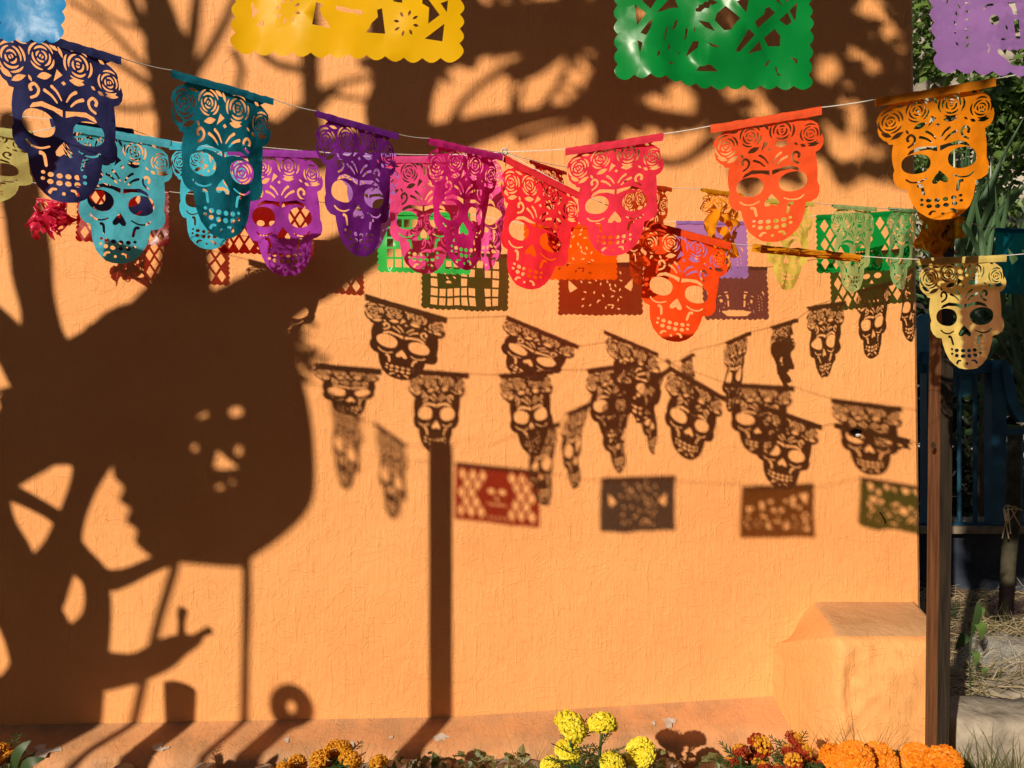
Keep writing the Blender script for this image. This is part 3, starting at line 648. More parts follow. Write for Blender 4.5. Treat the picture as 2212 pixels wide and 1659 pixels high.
# flags of strings behind the camera side whose shadows fall on the wall
def SH(col, label, a, b, c, t0, t1, tc):
    global q; q += 1
    return skull(col, label, S(*a, t0), S(*b, t1), None, hang=S(*c, tc), seed=q, bend=.4)
SH('mint', 'skull flag out of view casting the narrow blurred shadow by the tree shadow', (710, 845), (783, 905), (740, 1052), 1.85, 2.02, 1.95)
SH('rose', 'skull flag out of view casting the curled blurred shadow left of the post shadow', (810, 912), (880, 962), (842, 1118), 1.9, 2.05, 2.0)
PLG = 'cut plastic flags strung before the wall'
PC = {n: plastic(n + '_plastic', *a) for n, a in dict(yellow=((250, 198, 16), .95, .07, .0004), green=((14, 150, 66), .85, .08), blue=((24, 150, 226), .95, .09, .0012, .07), purple=((172, 128, 206),), red=((206, 34, 36), .8, .22), darkred=((150, 30, 28), .8, .2), lime=((60, 205, 88), .85, .06), hot=((255, 100, 8),), gold=((226, 150, 20),), sea=((16, 120, 150),), pink=((236, 50, 90),)).items()}
def PF(col, tm, label, L, Rr, chin, H=.165, hang=None, **kw):
    global q; q += 1
    kw.setdefault('rip', .006); kw.setdefault('skew', .1)
    return flag('plastic_flag', PL[tm], PH, (PC[col], PC[col]), label, 'plastic flag', PLG, L, Rr, chin, H, hang=hang, strip=.04, seed=q, sheet='cut_sheet', **kw)
PF('blue', 'orange', 'glossy blue plastic flag cut off by the top left corner', P(-352, -255, .83), P(148, -235, .845), (-108, 92))
PF('yellow', 'yellow', 'glossy yellow plastic flag at the top edge with a skull and flower cuts', P(508, -222, .82), P(1003, -176, .85), (752, 128), rip=.006)
PF('green', 'green', 'glossy dark green plastic flag at the top edge with lattice cuts', P(1328, -128, .89), P(1752, -100, .87), (1542, 180), rip=.012, bend=.3)
PF('purple', 'purple', 'lilac plastic flag cut off by the top right corner, with leaf cuts', P(2005, -175, .86), P(2490, -150, .86), (2268, 165), rip=.006)
PF('red', 'lattice', 'red plastic flag out of view whose red shadow lies right of the post shadow', S(985, 1000, 1.58), S(1166, 1018, 1.56), None, hang=S(1072, 1132, 1.57))
PF('pink', 'lattice', 'crumpled glossy pink plastic flag left of the cyan skull', P(80, 428, 2.2), P(146, 436, 2.2), (112, 500), .12, crump=.05)
PF('darkred', 'lattice', 'dark red plastic flag behind the cyan skull', P(165, 402, 2.23), P(365, 414, 2.23), (266, 528))
PF('darkred', 'lattice', 'dark red plastic flag behind the light violet skull', P(475, 424, 2.23), P(678, 434, 2.23), (577, 552))
PF('lime', 'cross', 'lime green plastic flag with cross cuts behind the rose pink skull', P(816, 455, 2.23), P(1016, 462, 2.23), (916, 592), .175)
PF('hot', 'orange', 'vivid orange plastic flag behind the coral and red skulls', P(1132, 484, 2.23), P(1333, 486, 2.24), (1233, 606), .175)
PF('purple', 'purple', 'lilac plastic flag behind the twisted amber skull', P(1460, 478, 2.21), P(1612, 480, 2.21), (1540, 602), .175)
PF('green', 'lattice', 'dark green plastic flag close to the wall behind the mint skull', P(1763, 466, 2.23), P(1965, 456, 2.25), (1864, 588), .175)
PF('gold', 'orange', 'twisted gold plastic flag hanging under the pointed gold chin', P(1985, 452, 1.95), P(2085, 470, 1.95), (2030, 552), .12, bend=1.2, tw=.4, crump=.03)
PF('sea', 'orange', 'blue foil plastic flag at the right edge in front of the palm', P(2150, 494, 2.1), P(2365, 500, 2.1), (2258, 640), .19, rip=.012)

# strings
def gstring(label, pts, sag=.004):
    o = empty('garland_string', pts[0], label, 'string', 'strings that carry the flags')
    out = []
    for i in range(len(pts) - 1):
        for k in range(6):
            t = k / 6; p = pts[i].lerp(pts[i + 1], t); p.z -= sag * 4 * t * (1 - t); out.append(p)
    out.append(pts[-1]); mb = MB(); mb.tube(out, .0009, 5); mb.obj('cord', M_string, o); return o
KN = P(1090, 328, 1.615)
post2_top = S(952, 962, 1.5)
gstring('white string of the front skull flags, sloping down from the left to the knot', [P(-500, -90, 1.0), P(-18, 42, 1.13), P(262, 125, 1.21), P(370, 152, 1.262), P(590, 214, 1.354), P(682, 240, 1.39), P(860, 290, 1.46), P(926, 299, 1.5), P(1085, 330, 1.60), KN], .002)
gstring('white string rising from the knot to the gold skull flag', [KN, P(1222, 322, 1.53), P(1433, 289, 1.48), P(1535, 272, 1.42), P(1775, 232, 1.35), P(1890, 215, 1.32), P(2150, 170, 1.26), P(2400, 120, 1.2)], .001)
gstring('white string of the second row left of the knot', [P(-330, 245, 1.48), P(-165, 258, 1.53), P(70, 286, 1.54), P(145, 267, 1.52), P(370, 305, 1.545), P(490, 322, 1.56), P(690, 328, 1.585), P(816, 340, 1.6), P(1000, 337, 1.625), KN], .001)
gstring('white string falling from the knot to the pale yellow skull flag', [KN, P(1245, 413, 1.588), P(1385, 474, 1.63), P(1580, 526, 1.605), P(1625, 530, 1.62), P(1860, 553, 1.58), P(1982, 560, 1.48), P(2172, 552, 1.47), P(2330, 535, 1.44)], .001)
gstring('white string running from the knot back to the wall end', [KN, P(1145, 345, 1.64), P(1222, 360, 1.7), P(1350, 390, 1.765), P(1450, 406, 1.83), P(1515, 407, 1.85), P(1605, 419, 1.9), P(1668, 430, 1.97), P(1757, 438, 2.02), P(1798, 442, 2.05), P(1893, 449, 2.1), P(1985, 453, 2.18), P(2010, 460, 1.98)], .001)
gstring('white string of the plastic flags close to the wall', [P(-200, 372, 2.23), P(165, 402, 2.23), P(365, 414, 2.23), P(475, 424, 2.23), P(678, 434, 2.23), P(816, 455, 2.23), P(1016, 462, 2.23), P(1132, 484, 2.23), P(1333, 486, 2.24), P(1460, 478, 2.21), P(1612, 480, 2.21), P(1763, 466, 2.23), P(1965, 456, 2.25), P(2000, 458, 2.1), P(2150, 494, 2.1), P(2365, 500, 2.1)], .001)
gstring('string of the glossy plastic flags above the top edge', [S(800, 985, 1.6), S(985, 1000, 1.58), S(1166, 1018, 1.56), P(-352, -255, .82), P(148, -235, .83), P(508, -222, .83), P(1003, -176, .84), P(1328, -128, .89), P(1752, -100, .87), P(2005, -175, .86), P(2490, -150, .86)], .002)
gstring('white string behind the cyan and violet skulls, rising left from the knot', [P(-250, 215, 2.0), P(108, 258, 1.90), P(286, 280, 1.85), P(368, 308, 1.84), P(528, 314, 1.76), P(728, 331, 1.79), P(858, 333, 1.68), P(975, 334, 1.70), KN], .001)
gstring('string tied to the top of the post out of view', [S(640, 800, 1.8), S(710, 845, 1.85), S(783, 905, 2.02), S(880, 962, 2.0), post2_top, S(1030, 946, 1.7)], .001)
mb = MB(); mb.tube(crom([KN, KN + Vector((.004, -.002, -.012)), KN + Vector((.002, 0, -.03))], 4), .0011, 5)
for k in range(3): mb.tube(crom([KN + Vector((.006 * math.cos(a), .006 * math.sin(a) * (k - 1), .006 * math.sin(a))) for a in [i * .9 for i in range(8)]], 3), .0012, 5)
o = mb.obj('string_knot', M_string); tag(o, 'white knot where the flag strings are tied together at the centre', 'knot')

# ------------------------------------------------------------------ things behind the camera side that throw the shadows
PX = D / F / 1.03
def limb(mb, pts, t0, t1=None, n=10, ground=False):
    t1 = t0 if t1 is None else t1
    q3 = crom([(u, v, hw, t0 + (t1 - t0) * i / max(1, len(pts) - 1)) for i, (u, v, hw) in enumerate(pts)], 5)
    pp = [S(u, v, t) for u, v, hw, t in q3]; rr = [max(.003, hw * PX) for u, v, hw, t in q3]
    if ground: pp.append(Vector((pp[-1].x - .1, pp[-1].y - .05, -.05))); rr.append(rr[-1] * 1.2)
    mb.tube(pp, rr, n, wob=.16)
st = empty('shade_tree', Vector((S(80, 1640, 2.0).x, S(80, 1640, 2.0).y, 0)), 'big spreading tree out of view whose shadow covers the left of the wall', 'tree')
mb = MB()
limb(mb, [(-60, 960, 70), (-40, 1085, 56), (0, 1195, 60), (40, 1290, 66), (90, 1380, 72), (125, 1460, 90), (110, 1530, 98), (60, 1590, 108), (40, 1680, 110)], 1.8, 2.0, ground=True)
limb(mb, [(80, 1460, 50), (20, 1560, 46), (-70, 1640, 60)], 1.9, 2.0, ground=True)
limb(mb, [(290, 760, 90), (235, 850, 120), (150, 900, 105), (40, 930, 70)], 1.85, 1.8)
limb(mb, [(215, 900, 62), (194, 1000, 36), (174, 1070, 26), (146, 1140, 30), (125, 1210, 40), (80, 1290, 50)], 1.8, 1.85)
limb(mb, [(150, 1190, 36), (195, 1240, 28), (210, 1290, 26), (205, 1350, 30), (170, 1420, 60)], 1.85, 1.9)
mb.obj('trunk', M_bark, st, True)
def br(pts, t0, t1=None):
    mb = MB(); limb(mb, pts, t0, t1); return mb.obj('branch', M_bark, st, True)
br([(28, 260, 30), (42, 400, 40), (62, 530, 42), (84, 680, 38), (120, 790, 60), (190, 870, 95)], 2.3, 1.85)
br([(-120, 560, 30), (-50, 660, 38), (20, 740, 42), (90, 830, 60), (170, 900, 80)], 2.0, 1.85)
br([(-60, 858, 5), (0, 845, 5), (75, 826, 6)], 1.8)
br([(-70, 1040, 50), (20, 975, 62), (120, 890, 80)], 1.8, 1.85)
br([(-60, 1030, 20), (30, 1066, 19), (110, 1108, 18), (160, 1150, 22)], 1.7, 1.8)
br([(310, 800, 120), (370, 690, 72), (398, 580, 50), (398, 480, 44), (390, 380, 40), (384, 270, 44), (372, 150, 50), (350, 40, 34), (320, -60, 26)], 1.85, 3.1)
br([(350, 790, 110), (470, 700, 62), (600, 632, 54), (720, 570, 46), (800, 510, 46), (840, 430, 52), (862, 330, 60), (862, 230, 62), (890, 150, 52), (960, 110, 36), (1060, 70, 44), (1200, 40, 40), (1330, 60, 50)], 1.85, 3.2)
br([(185, 1225, 34), (225, 1250, 24), (272, 1246, 17), (325, 1222, 15), (385, 1196, 14)], 1.85, 1.75)
br([(150, 1440, 62), (230, 1445, 40), (300, 1440, 28), (350, 1414, 27), (392, 1392, 21), (420, 1384, 13), (436, 1370, 8), (452, 1362, 9)], 1.9, 1.75)
br([(392, 1385, 10), (392, 1350, 7), (393, 1326, 10), (397, 1314, 9)], 1.75)
for pts in ([(378, 200, 26), (410, 110, 14), (425, 0, 12), (432, -60, 10)], [(395, 190, 14), (445, 120, 10), (490, 40, 9), (520, -40, 8)], [(360, 120, 20), (300, 40, 13), (270, -40, 12)], [(340, 170, 8), (280, 110, 6), (225, 50, 6), (150, 0, 6)],
            [(330, 60, 8), (270, 52, 5), (215, 20, 5), (170, -30, 5)], [(232, 122, 6), (290, 160, 8), (345, 200, 12)], [(215, 205, 7), (255, 232, 7), (310, 234, 7), (370, 215, 9)],
            [(672, 340, 40), (672, 260, 22), (670, 160, 18), (668, 60, 22), (660, -60, 24)], [(600, 320, 40), (640, 260, 22), (690, 215, 16), (740, 180, 7), (812, 165, 6)], [(505, 110, 8), (522, 150, 8), (512, 200, 7), (520, 240, 9), (600, 280, 14)], [(570, 118, 10), (600, 140, 8), (655, 150, 9)],
            [(560, 300, 50), (690, 330, 36), (800, 320, 40), (960, 300, 34), (1075, 268, 26), (1160, 250, 19), (1240, 240, 18), (1330, 235, 28), (1420, 252, 20), (1500, 258, 14)], [(1330, 240, 24), (1335, 150, 30), (1330, 60, 34), (1340, -60, 40)], [(1180, 60, 30), (1100, 40, 34), (1000, 60, 30)], [(1060, 100, 22), (1150, 90, 24), (1250, 60, 30)], [(720, 205, 5), (790, 215, 5), (830, 200, 8)], [(975, 270, 10), (1000, 222, 7), (1045, 178, 7), (1110, 140, 12)], [(1104, 250, 7), (1106, 200, 5), (1108, 150, 8)], [(1112, 240, 8), (1128, 190, 5), (1148, 140, 7)], [(1165, 245, 10), (1195, 200, 6), (1222, 150, 6), (1240, 100, 12)],
            [(985, 118, 18), (1050, 100, 16), (1110, 78, 22)], [(1110, 160, 20), (1160, 130, 26), (1210, 80, 30), (1240, 0, 30)], [(1010, 130, 20), (990, 60, 16), (1000, -20, 20)], [(1075, 70, 16), (1110, 20, 14), (1120, -40, 16)], [(1120, 300, 12), (1180, 280, 8), (1260, 265, 8)], [(1218, 110, 10), (1290, 95, 8), (1310, 60, 12)], [(1250, 220, 12), (1310, 150, 10), (1330, 80, 16)],
            [(940, 100, 40), (930, 20, 50), (940, -80, 50)], [(820, 130, 26), (830, 60, 30), (840, -40, 30)], [(1420, 345, 10), (1450, 352, 9), (1490, 340, 10), (1540, 300, 14)], [(1280, 265, 7), (1330, 262, 5), (1400, 240, 6)]):
    br(pts, 2.9, 3.2)
# canopy leaves of the same tree; gaps stay open where the sun comes through
gaps = [(1413, 226, 40, 24), (1471, 226, 34, 40), (1790, 151, 30, 26), (1890, 145, 24, 14), (1848, 116, 17, 17), (1878, 16, 26, 26), (1923, 71, 22, 14), (1607, 197, 48, 17), (1845, 250, 22, 40), (1832, 318, 42, 32), (1794, 290, 16, 20), (1500, 345, 88, 62), (1761, 370, 30, 30), (1784, 410, 46, 20), (1455, 420, 120, 34), (1400, 300, 60, 22), (1650, 245, 30, 20), (1690, 330, 25, 30), (1560, 430, 60, 20), (1900, 330, 22, 16), (1700, 90, 16, 12), (1325, 160, 24, 40), (1355, 80, 16, 20), (1392, 30, 20, 16)]
mb = MB(); rl = random.Random(11); k = 0
while k < 2600:
    u, v = rl.uniform(1290, 2010), rl.uniform(-60, 455)
    if v > 395 + 60 * noise.noise((u * .02, 3, 1)) or (u < 1560 and v > 330): continue
    if any(((u - a) / b) ** 2 + ((v - c_) / e) ** 2 < 1.25 for a, c_, b, e in gaps): continue
    t = rl.uniform(2.5, 4.2); p = S(u, v, t); k += 1
    a = Vector((rl.gauss(0, 1), rl.gauss(0, 1), rl.gauss(0, 1))).normalized(); a = (a - SUN.normalized() * a.dot(SUN.normalized()) * .7).normalized()
    b = a.cross(SUN).normalized(); s = rl.uniform(.035, .07)
    mb.add([p - a * s * .5, p + b * s * .3, p + a * s * .5, p - b * s * .3], [(0, 1, 2), (0, 2, 3)])
k = 0
while k < 5200:                         # the side that shades the gate and the palm
    x, z = rl.uniform(1.32, 2.3), CZ + rl.uniform(-.1, 1.9)
    if noise.noise((x * 3.5, z * 3.5, 4)) > .36: continue
    p = Vector((x, D, z)) - SUN * rl.uniform(2.6, 4.4); k += 1
    a = Vector((rl.gauss(0, 1), rl.gauss(0, 1), rl.gauss(0, 1))).normalized(); b = a.cross(SUN).normalized(); s = rl.uniform(.05, .1)
    mb.add([p - a * s * .5, p + b * s * .3, p + a * s * .5, p - b * s * .3], [(0, 1, 2), (0, 2, 3)])
for _ in range(160):                    # sparse leaves among the upper branches
    u, v = rl.choice([(rl.uniform(940, 1330), rl.uniform(-60, 110)), (rl.uniform(800, 960), rl.uniform(-60, 150)), (rl.uniform(1250, 1340), rl.uniform(60, 250))])
    leaf_cloud(mb, S(u, v, rl.uniform(3.0, 3.5)), .03, 3, .05, rl)
for _ in range(26):
    leaf_cloud(mb, S(rl.uniform(598, 668), rl.uniform(700, 800), rl.uniform(2.3, 2.8)), .03, 3, .05, rl)
mb.obj('crown', M_leafd, st)
# round cut-out board on two stick legs
bt = 2.5
bo = [(300, 760), (420, 700), (560, 690), (612, 720), (640, 770), (655, 820), (673, 900), (681, 990), (680, 1065), (658, 1115), (605, 1165), (548, 1205), (525, 1226), (395, 1217), (336, 1208), (312, 1190), (300, 1176), (304, 1150), (280, 1132), (290, 1104), (266, 1088), (276, 1058), (256, 1038), (250, 985), (258, 900)]
bh = [ell(444, 893, 10, 12, 10), ell(441, 902, 17, 6, 10), ell(515, 893, 19, 13, 12), ell(426, 971, 11, 11, 10), ell(521, 977, 12, 14, 10), [(472, 972), (462, 1014), (488, 1020), (524, 1016), (500, 998)], ell(480, 1056, 13, 8, 10), ell(507, 1045, 9, 8, 10), ell(452, 872, 6, 14, 8)]
tv, tf = build_template(crom(bo + [bo[0]], 3)[:-1], bh, 40)
cb = empty('cutout_board', S(470, 1220, bt), 'round board with face holes on two stick legs, out of view at the left', 'board')
bn = Vector((.12, -1, .05)).normalized(); n0 = len(tv)
fr = [S(u, v, bt) for u, v in tv]; bk = [p - bn * .02 for p in fr]
from collections import Counter
ec = Counter(tuple(sorted((f[i], f[(i + 1) % len(f)]))) for f in tf for i in range(len(f)))
sides = []
for f in tf:
    for i in range(len(f)):
        a, b = f[i], f[(i + 1) % len(f)]
        if ec[tuple(sorted((a, b)))] == 1: sides.append((b, a, a + n0, b + n0))
mesh('panel', local(fr + bk, cb), list(tf) + [tuple(i + n0 for i in reversed(f)) for f in tf] + sides, M_board, cb)
for pts in ([(388, 1180), (372, 1245), (345, 1330), (315, 1450), (286, 1575)], [(533, 1180), (533, 1300), (530, 1420), (528, 1560)]):
    mb = MB(); pp = [S(u, v, bt) for u, v in pts]; dv = (pp[-1] - pp[-2]).normalized(); pp.append(pp[-1] + dv * ((pp[-1].z + .05) / max(.2, -dv.z)))
    mb.tube(pp, [.0125] * len(pp), 8, wob=.2); mb.obj('leg', M_stick, cb, True)
# bucket, hoop and second post, also out of view at the left
bk_ = empty('bucket', S(389, 1560, 1.55), 'dented tin bucket out of view beside the board legs', 'bucket')
c0 = S(389, 1580, 1.55); c1 = S(389, 1486, 1.55)
mb = MB(); mb.tube([Vector((c0.x, c0.y, -.02)), Vector((c0.x, c0.y, c0.z)), c1], [.036, .040, .044], 18); mb.obj('pail', M_tin, bk_, True)
hp = S(630, 1528, 2.2); ho = empty('wire_hoop', hp, 'thick bent wire hoop out of view at the left', 'hoop')
mb = MB(); mb.tube([hp + Vector((math.cos(a) * .042, .01 * math.sin(a), math.sin(a) * .042)) for a in [2 * math.pi * i / 24 for i in range(25)]], .026, 8); mb.tube([hp + Vector((-.01, 0, -.04)), Vector((hp.x - .02, hp.y, -.02))], [.035, .04], 8)
mb.obj('ring', M_tin, ho, True)
post('wooden_post', post2_top, Vector((post2_top.x, post2_top.y, -.02)), .030, R(-30), 'square wooden post out of view whose shadow stands in the wall centre', M_wood)

# added out of view to darken the fill light: a house front and two big trees that keep most of the sky off the wall
hs = empty('house', (-3, -7.4, 0), 'added sky blocking dark plastered house out of view behind the camera', 'house')
mb = MB(); mb.box((-3, -7.6, 2.2), (13, .2, 2.2)); mb.obj('wall', simple('dark_plaster', (.10, .075, .055, 1), (.15, .11, .08, 1), 3, .9), hs)
mb = MB(); mb.box((-3, -7.75, 4.5), (13.2, .5, .1)); mb.obj('roof', M_bark, hs)
for x in (-9, -5, 1, 5):
    mb = MB(); mb.box((x, -7.38, 1.7), (.5, .03, .7)); mb.obj('window', M_board, hs)
def blocker_tree(label, base, c, ra, n, seed):  # unseen tree added to block sky; crown left open along the sun rays
    o = empty('shade_tree', base, label, 'tree'); rn = random.Random(seed)
    mb = MB(); mb.tube(crom([tuple(base), tuple(Vector(base).lerp(Vector(c), .5)), tuple(c)], 4), [.26, .25, .24, .23, .22, .2, .16, .12, .08], 10, wob=.2); mb.obj('trunk', M_bark, o, True)
    mb = MB(); k = 0
    while k < n:
        q_ = Vector((rn.uniform(-1, 1), rn.uniform(-1, 1), rn.uniform(-1, 1)))
        if q_.length > 1: continue
        p = Vector(c) + Vector((q_.x * ra[0], q_.y * ra[1], q_.z * ra[2])); t = (D - p.y); k += 1
        sp = p + SUN * t
        if t > 0 and -2.3 < sp.x < 4.5 and sp.z < 3.4: continue
        if t > 0 and -.4 < sp.x < 2.8 and 3.3 < sp.z < 7.5 and rn.random() < .75: continue
        if p.y > .3 and p.z < CZ + .62 * p.y + .4: continue
        leaf_cloud(mb, p, .16, 3, .24, rn)
    mb.obj('crown', M_leafd, o); return o
blocker_tree('added broad crowned sky blocking tree out of view above the camera', (3.2, -2.6, 0), (1.2, -1.2, 5.6), (4.6, 3.6, 2.0), 2600, 31)
blocker_tree('added broad crowned sky blocking tree out of view to the left', (-7.5, 0.8, 0), (-6.5, .6, 4.2), (3.2, 3.2, 2.4), 1900, 32)
blocker_tree('added broad crowned sky blocking tree out of view to the right', (6.6, -3.2, 0), (7.0, -2.2, 3.6), (3.0, 3.4, 2.6), 1700, 33)

# ------------------------------------------------------------------ flowers, grass and litter along the bottom
def head_mesh(name, npet, cols, rr_, two_tone=False, ruf=.25):
    mb = MB(); rg = random.Random(rr_)
    for i in range(npet):
        zf = 1 - 1.55 * (i + .5) / npet; ph = i * 2.39996 + rg.uniform(-.2, .2)
        rad = math.sqrt(max(0, 1 - zf * zf)); dv = Vector((rad * math.cos(ph), rad * math.sin(ph), zf * .82)).normalized()
        sd = dv.cross(Vector((0, 0, 1))); sd = sd.normalized() if sd.length > .05 else Vector((1, 0, 0)); up = sd.cross(dv)
        wd = rg.uniform(.13, .2) * (1.3 if two_tone else 1); ln = rg.uniform(.9, 1.06)
        scale = Vector((1, 1, .82))
        b = dv * .45; c = dv * ln
        j = lambda s: Vector((rg.uniform(-s, s), rg.uniform(-s, s), rg.uniform(-s, s)))
        vs = [b - sd * wd * .35, b + sd * wd * .35, c * .93 - sd * wd + up * .03 + j(.05), c + up * rg.uniform(-.02, .07) + dv * .04, c * .93 + sd * wd + up * .03 + j(.05), c * .90 + up * wd * .9 + j(ruf * .2), c * .9 - up * wd * .9 + j(ruf * .2)]
        vs = [Vector((v.x, v.y, v.z * .82)) for v in vs]
        m = 0
        if two_tone: m = 0 if zf > .52 + rg.uniform(-.12, .12) else 1
        mb.add(vs, [(0, 1, 4, 3), (0, 3, 2), (2, 3, 5), (3, 4, 5), (2, 6, 3), (3, 6, 4)], m)
    core = []
    for a in range(8):
        for z in (-.5, 0, .5): core.append(Vector((math.cos(a * .785) * .62 * (1 - abs(z) * .5), math.sin(a * .785) * .62 * (1 - abs(z) * .5), z)))
    mb.add(core, [(a * 3 + z, ((a + 1) % 8) * 3 + z, ((a + 1) % 8) * 3 + z + 1, a * 3 + z + 1) for a in range(8) for z in (0, 1)], 1 if two_tone else 0)
    m = bpy.data.meshes.new(name); m.from_pydata([tuple(v) for v in mb.v], [], mb.f); m.update()
    for x in cols: m.materials.append(x)
    m.polygons.foreach_set('material_index', mb.m); return m
def petal(name, c1, c2):
    return leafm(name, c1, c2, .25, .6)
M_y = petal('yellow_petal', (.90, .72, .02, 1), (.98, .88, .07, 1)); M_o = petal('orange_petal', (.92, .25, .006, 1), (.98, .36, .012, 1))
M_yo = petal('gold_petal', (.72, .30, .01, 1), (.85, .42, .02, 1)); M_r = petal('red_petal', (.30, .02, .004, 1), (.45, .05, .006, 1)); M_dr = petal('dark_red_petal', (.10, .015, .004, 1), (.22, .05, .006, 1))
HM = dict(y=head_mesh('yellow_pompon', 280, [M_y], 1), o=head_mesh('orange_pompon', 300, [M_o], 2), yo=head_mesh('gold_pompon', 110, [M_yo], 3, ruf=.5), r=head_mesh('red_pompon', 70, [M_yo, M_r], 4, True, .4), d=head_mesh('dark_pompon', 70, [M_yo, M_dr], 5, True, .4))
def fern_leaf(mb, a, dv, L, rn):
    dv = Vector(dv).normalized(); sd = dv.cross(Vector((0, 0, 1)))
    sd = sd.normalized() if sd.length > .1 else Vector((1, 0, 0))
    for k in range(5):
        p = Vector(a) + dv * L * (k + 1) / 6
        for s in (-1, 1):
            q = (sd * s + dv * .8 + Vector((0, 0, rn.uniform(-.2, .2)))).normalized(); l = L * .32 * (1 - abs(k - 2) * .18); wv = dv * l * .16
            mb.add([p, p + q * l * .5 + wv, p + q * l, p + q * l * .5 - wv], [(0, 1, 2, 3)])
    mb.tube([a, Vector(a) + dv * L], .0012, 4)
def plant(label, heads, d, kind, seed, dz=0.0, leaves=46):
    rn = random.Random(seed); us_ = [h[0] for h in heads]
    base = P(sum(us_) / len(us_), 1700, d); base.z = 0
    root = empty('marigold_plant', base, label, 'plant', 'marigolds along the foot of the wall')
    stm = MB(); lf = MB()
    for (u, v, r) in heads:
        dd = d + rn.uniform(-.06, .06); c = P(u, v, dd); rad = r * dd / F * 1.04
        o = inst('flower_head', HM[kind], root)
        o.location = c - base; o.scale = (rad * (1.15 if kind == 'r' else 1),) * 3; o.rotation_euler = (R(rn.uniform(18, 42)), R(rn.uniform(-15, 15)), rn.uniform(0, 6.28))
        o.rotation_mode = 'XYZ'
        g = Vector((base.x + (c.x - base.x) * .5, base.y + rn.uniform(-.03, .03), -.02))
        m_ = MB(); m_.tube(crom([tuple(g), tuple(g.lerp(c, .5) + Vector((rn.uniform(-.01, .01), 0, .01))), tuple(c - Vector((0, -.2 * rad, .5 * rad)))], 4), [.0035] * 9, 6)
        m_.obj('stem', M_mleaf, root, True)
        for k in range(leaves):
            t = rn.uniform(.15, .93); p = g.lerp(c, t); a = rn.uniform(0, 6.28)
            fern_leaf(lf, p, (math.cos(a), math.sin(a), rn.uniform(.0, .7)), rn.uniform(.04, .08), rn)
    lf.obj('foliage', M_mleaf, root)
    return root
plant('bright yellow pompon marigolds standing below the middle of the wall', [(1232, 1571, 37), (1301, 1566, 31), (1226, 1623, 27), (1323, 1653, 28), (1190, 1656, 22), (1384, 1626, 32)], 1.8, 'y', 1)
plant('golden orange marigolds with ruffled heads below the leaning shadow left of the post shadow', [(723, 1619, 20), (744, 1614, 16), (690, 1640, 22), (757, 1643, 25), (642, 1650, 20), (612, 1658, 15), (817, 1648, 20), (706, 1662, 18)], 1.75, 'yo', 2)
plant('small red marigolds with yellow tops between the yellow and the large orange ones', [(1600, 1622, 16), (1640, 1611, 22), (1582, 1648, 14), (1637, 1640, 16), (1715, 1598, 17), (1704, 1623, 14), (1735, 1622, 18), (1713, 1645, 18), (1774, 1648, 17), (1651, 1658, 14), (1750, 1646, 11), (1684, 1660, 12), (1618, 1636, 10)], 1.8, 'r', 3)
plant('large orange pompon marigolds left of the foot of the right post', [(1806, 1640, 33), (1846, 1640, 38), (1895, 1646, 40), (1868, 1668, 34)], 1.7, 'o', 4)
plant('large orange pompon marigolds in front of the foot of the right post', [(1985, 1644, 36), (2035, 1648, 40), (2010, 1668, 36)], 1.7, 'o', 5)
plant('dark red marigold cut off by the bottom left corner', [(4, 1620, 16), (20, 1636, 15), (-10, 1645, 16)], 1.75, 'd', 6)
# broad leaves beside the dark marigold and by the post
def broad(mb, a, b, wd, curl=.2):
    a, b = Vector(a), Vector(b); dv = b - a; sd = dv.cross(Vector((0, -1, .35))).normalized(); vs = []
    for i in range(7):
        t = i / 6; h = wd * math.sin(math.pi * min(1, t * .93 + .04)) ** .8; c = a + dv * t + Vector((0, -.02, .02)) * math.sin(math.pi * t)
        vs += [c - sd * h + Vector((0, 0, h * curl)), c, c + sd * h + Vector((0, 0, h * curl))]
    mb.add(vs, [f for i in range(6) for f in ((i * 3, i * 3 + 1, i * 3 + 4, i * 3 + 3), (i * 3 + 1, i * 3 + 2, i * 3 + 5, i * 3 + 4))])
o = empty('broad_plant', (P(30, 1700, 1.7).x, 1.7, 0), 'dark broad leaf shoot beside the dark red marigold in the corner', 'plant')
for a, b in (((28, 1690), (66, 1600)), ((40, 1690), (97, 1638)), ((10, 1700), (-20, 1650))):
    mb = MB(); broad(mb, P(*a, 1.72), P(*b, 1.7), .012); mb.obj('leaf', M_leafd, o, True)
o = empty('broad_plant', (P(2085, 1500, 2.7).x, 2.7, 0), 'broad green leaf weed in the gap right of the post', 'plant')
for i, (a, b, wd, mt) in enumerate((((2098, 1375), (2112, 1300), .014, M_leafd), ((2102, 1345), (2122, 1380), .020, M_leaf), ((2100, 1350), (2124, 1312), .011, M_leaf), ((2090, 1372), (2064, 1402), .018, M_leafd), ((2100, 1405), (2106, 1440), .013, M_leaf), ((2112, 1445), (2126, 1462), .010, M_leaf))):
    mb = MB(); broad(mb, P(*a, 2.72), P(*b, 2.7), wd); mb.obj('leaf', mt, o, True)
mb = MB(); mb.tube([(P(2098, 1500, 2.72).x, 2.72, 0), P(2094, 1440, 2.72), P(2101, 1345, 2.72)], .0025, 6); mb.obj('stem', M_leafd, o)
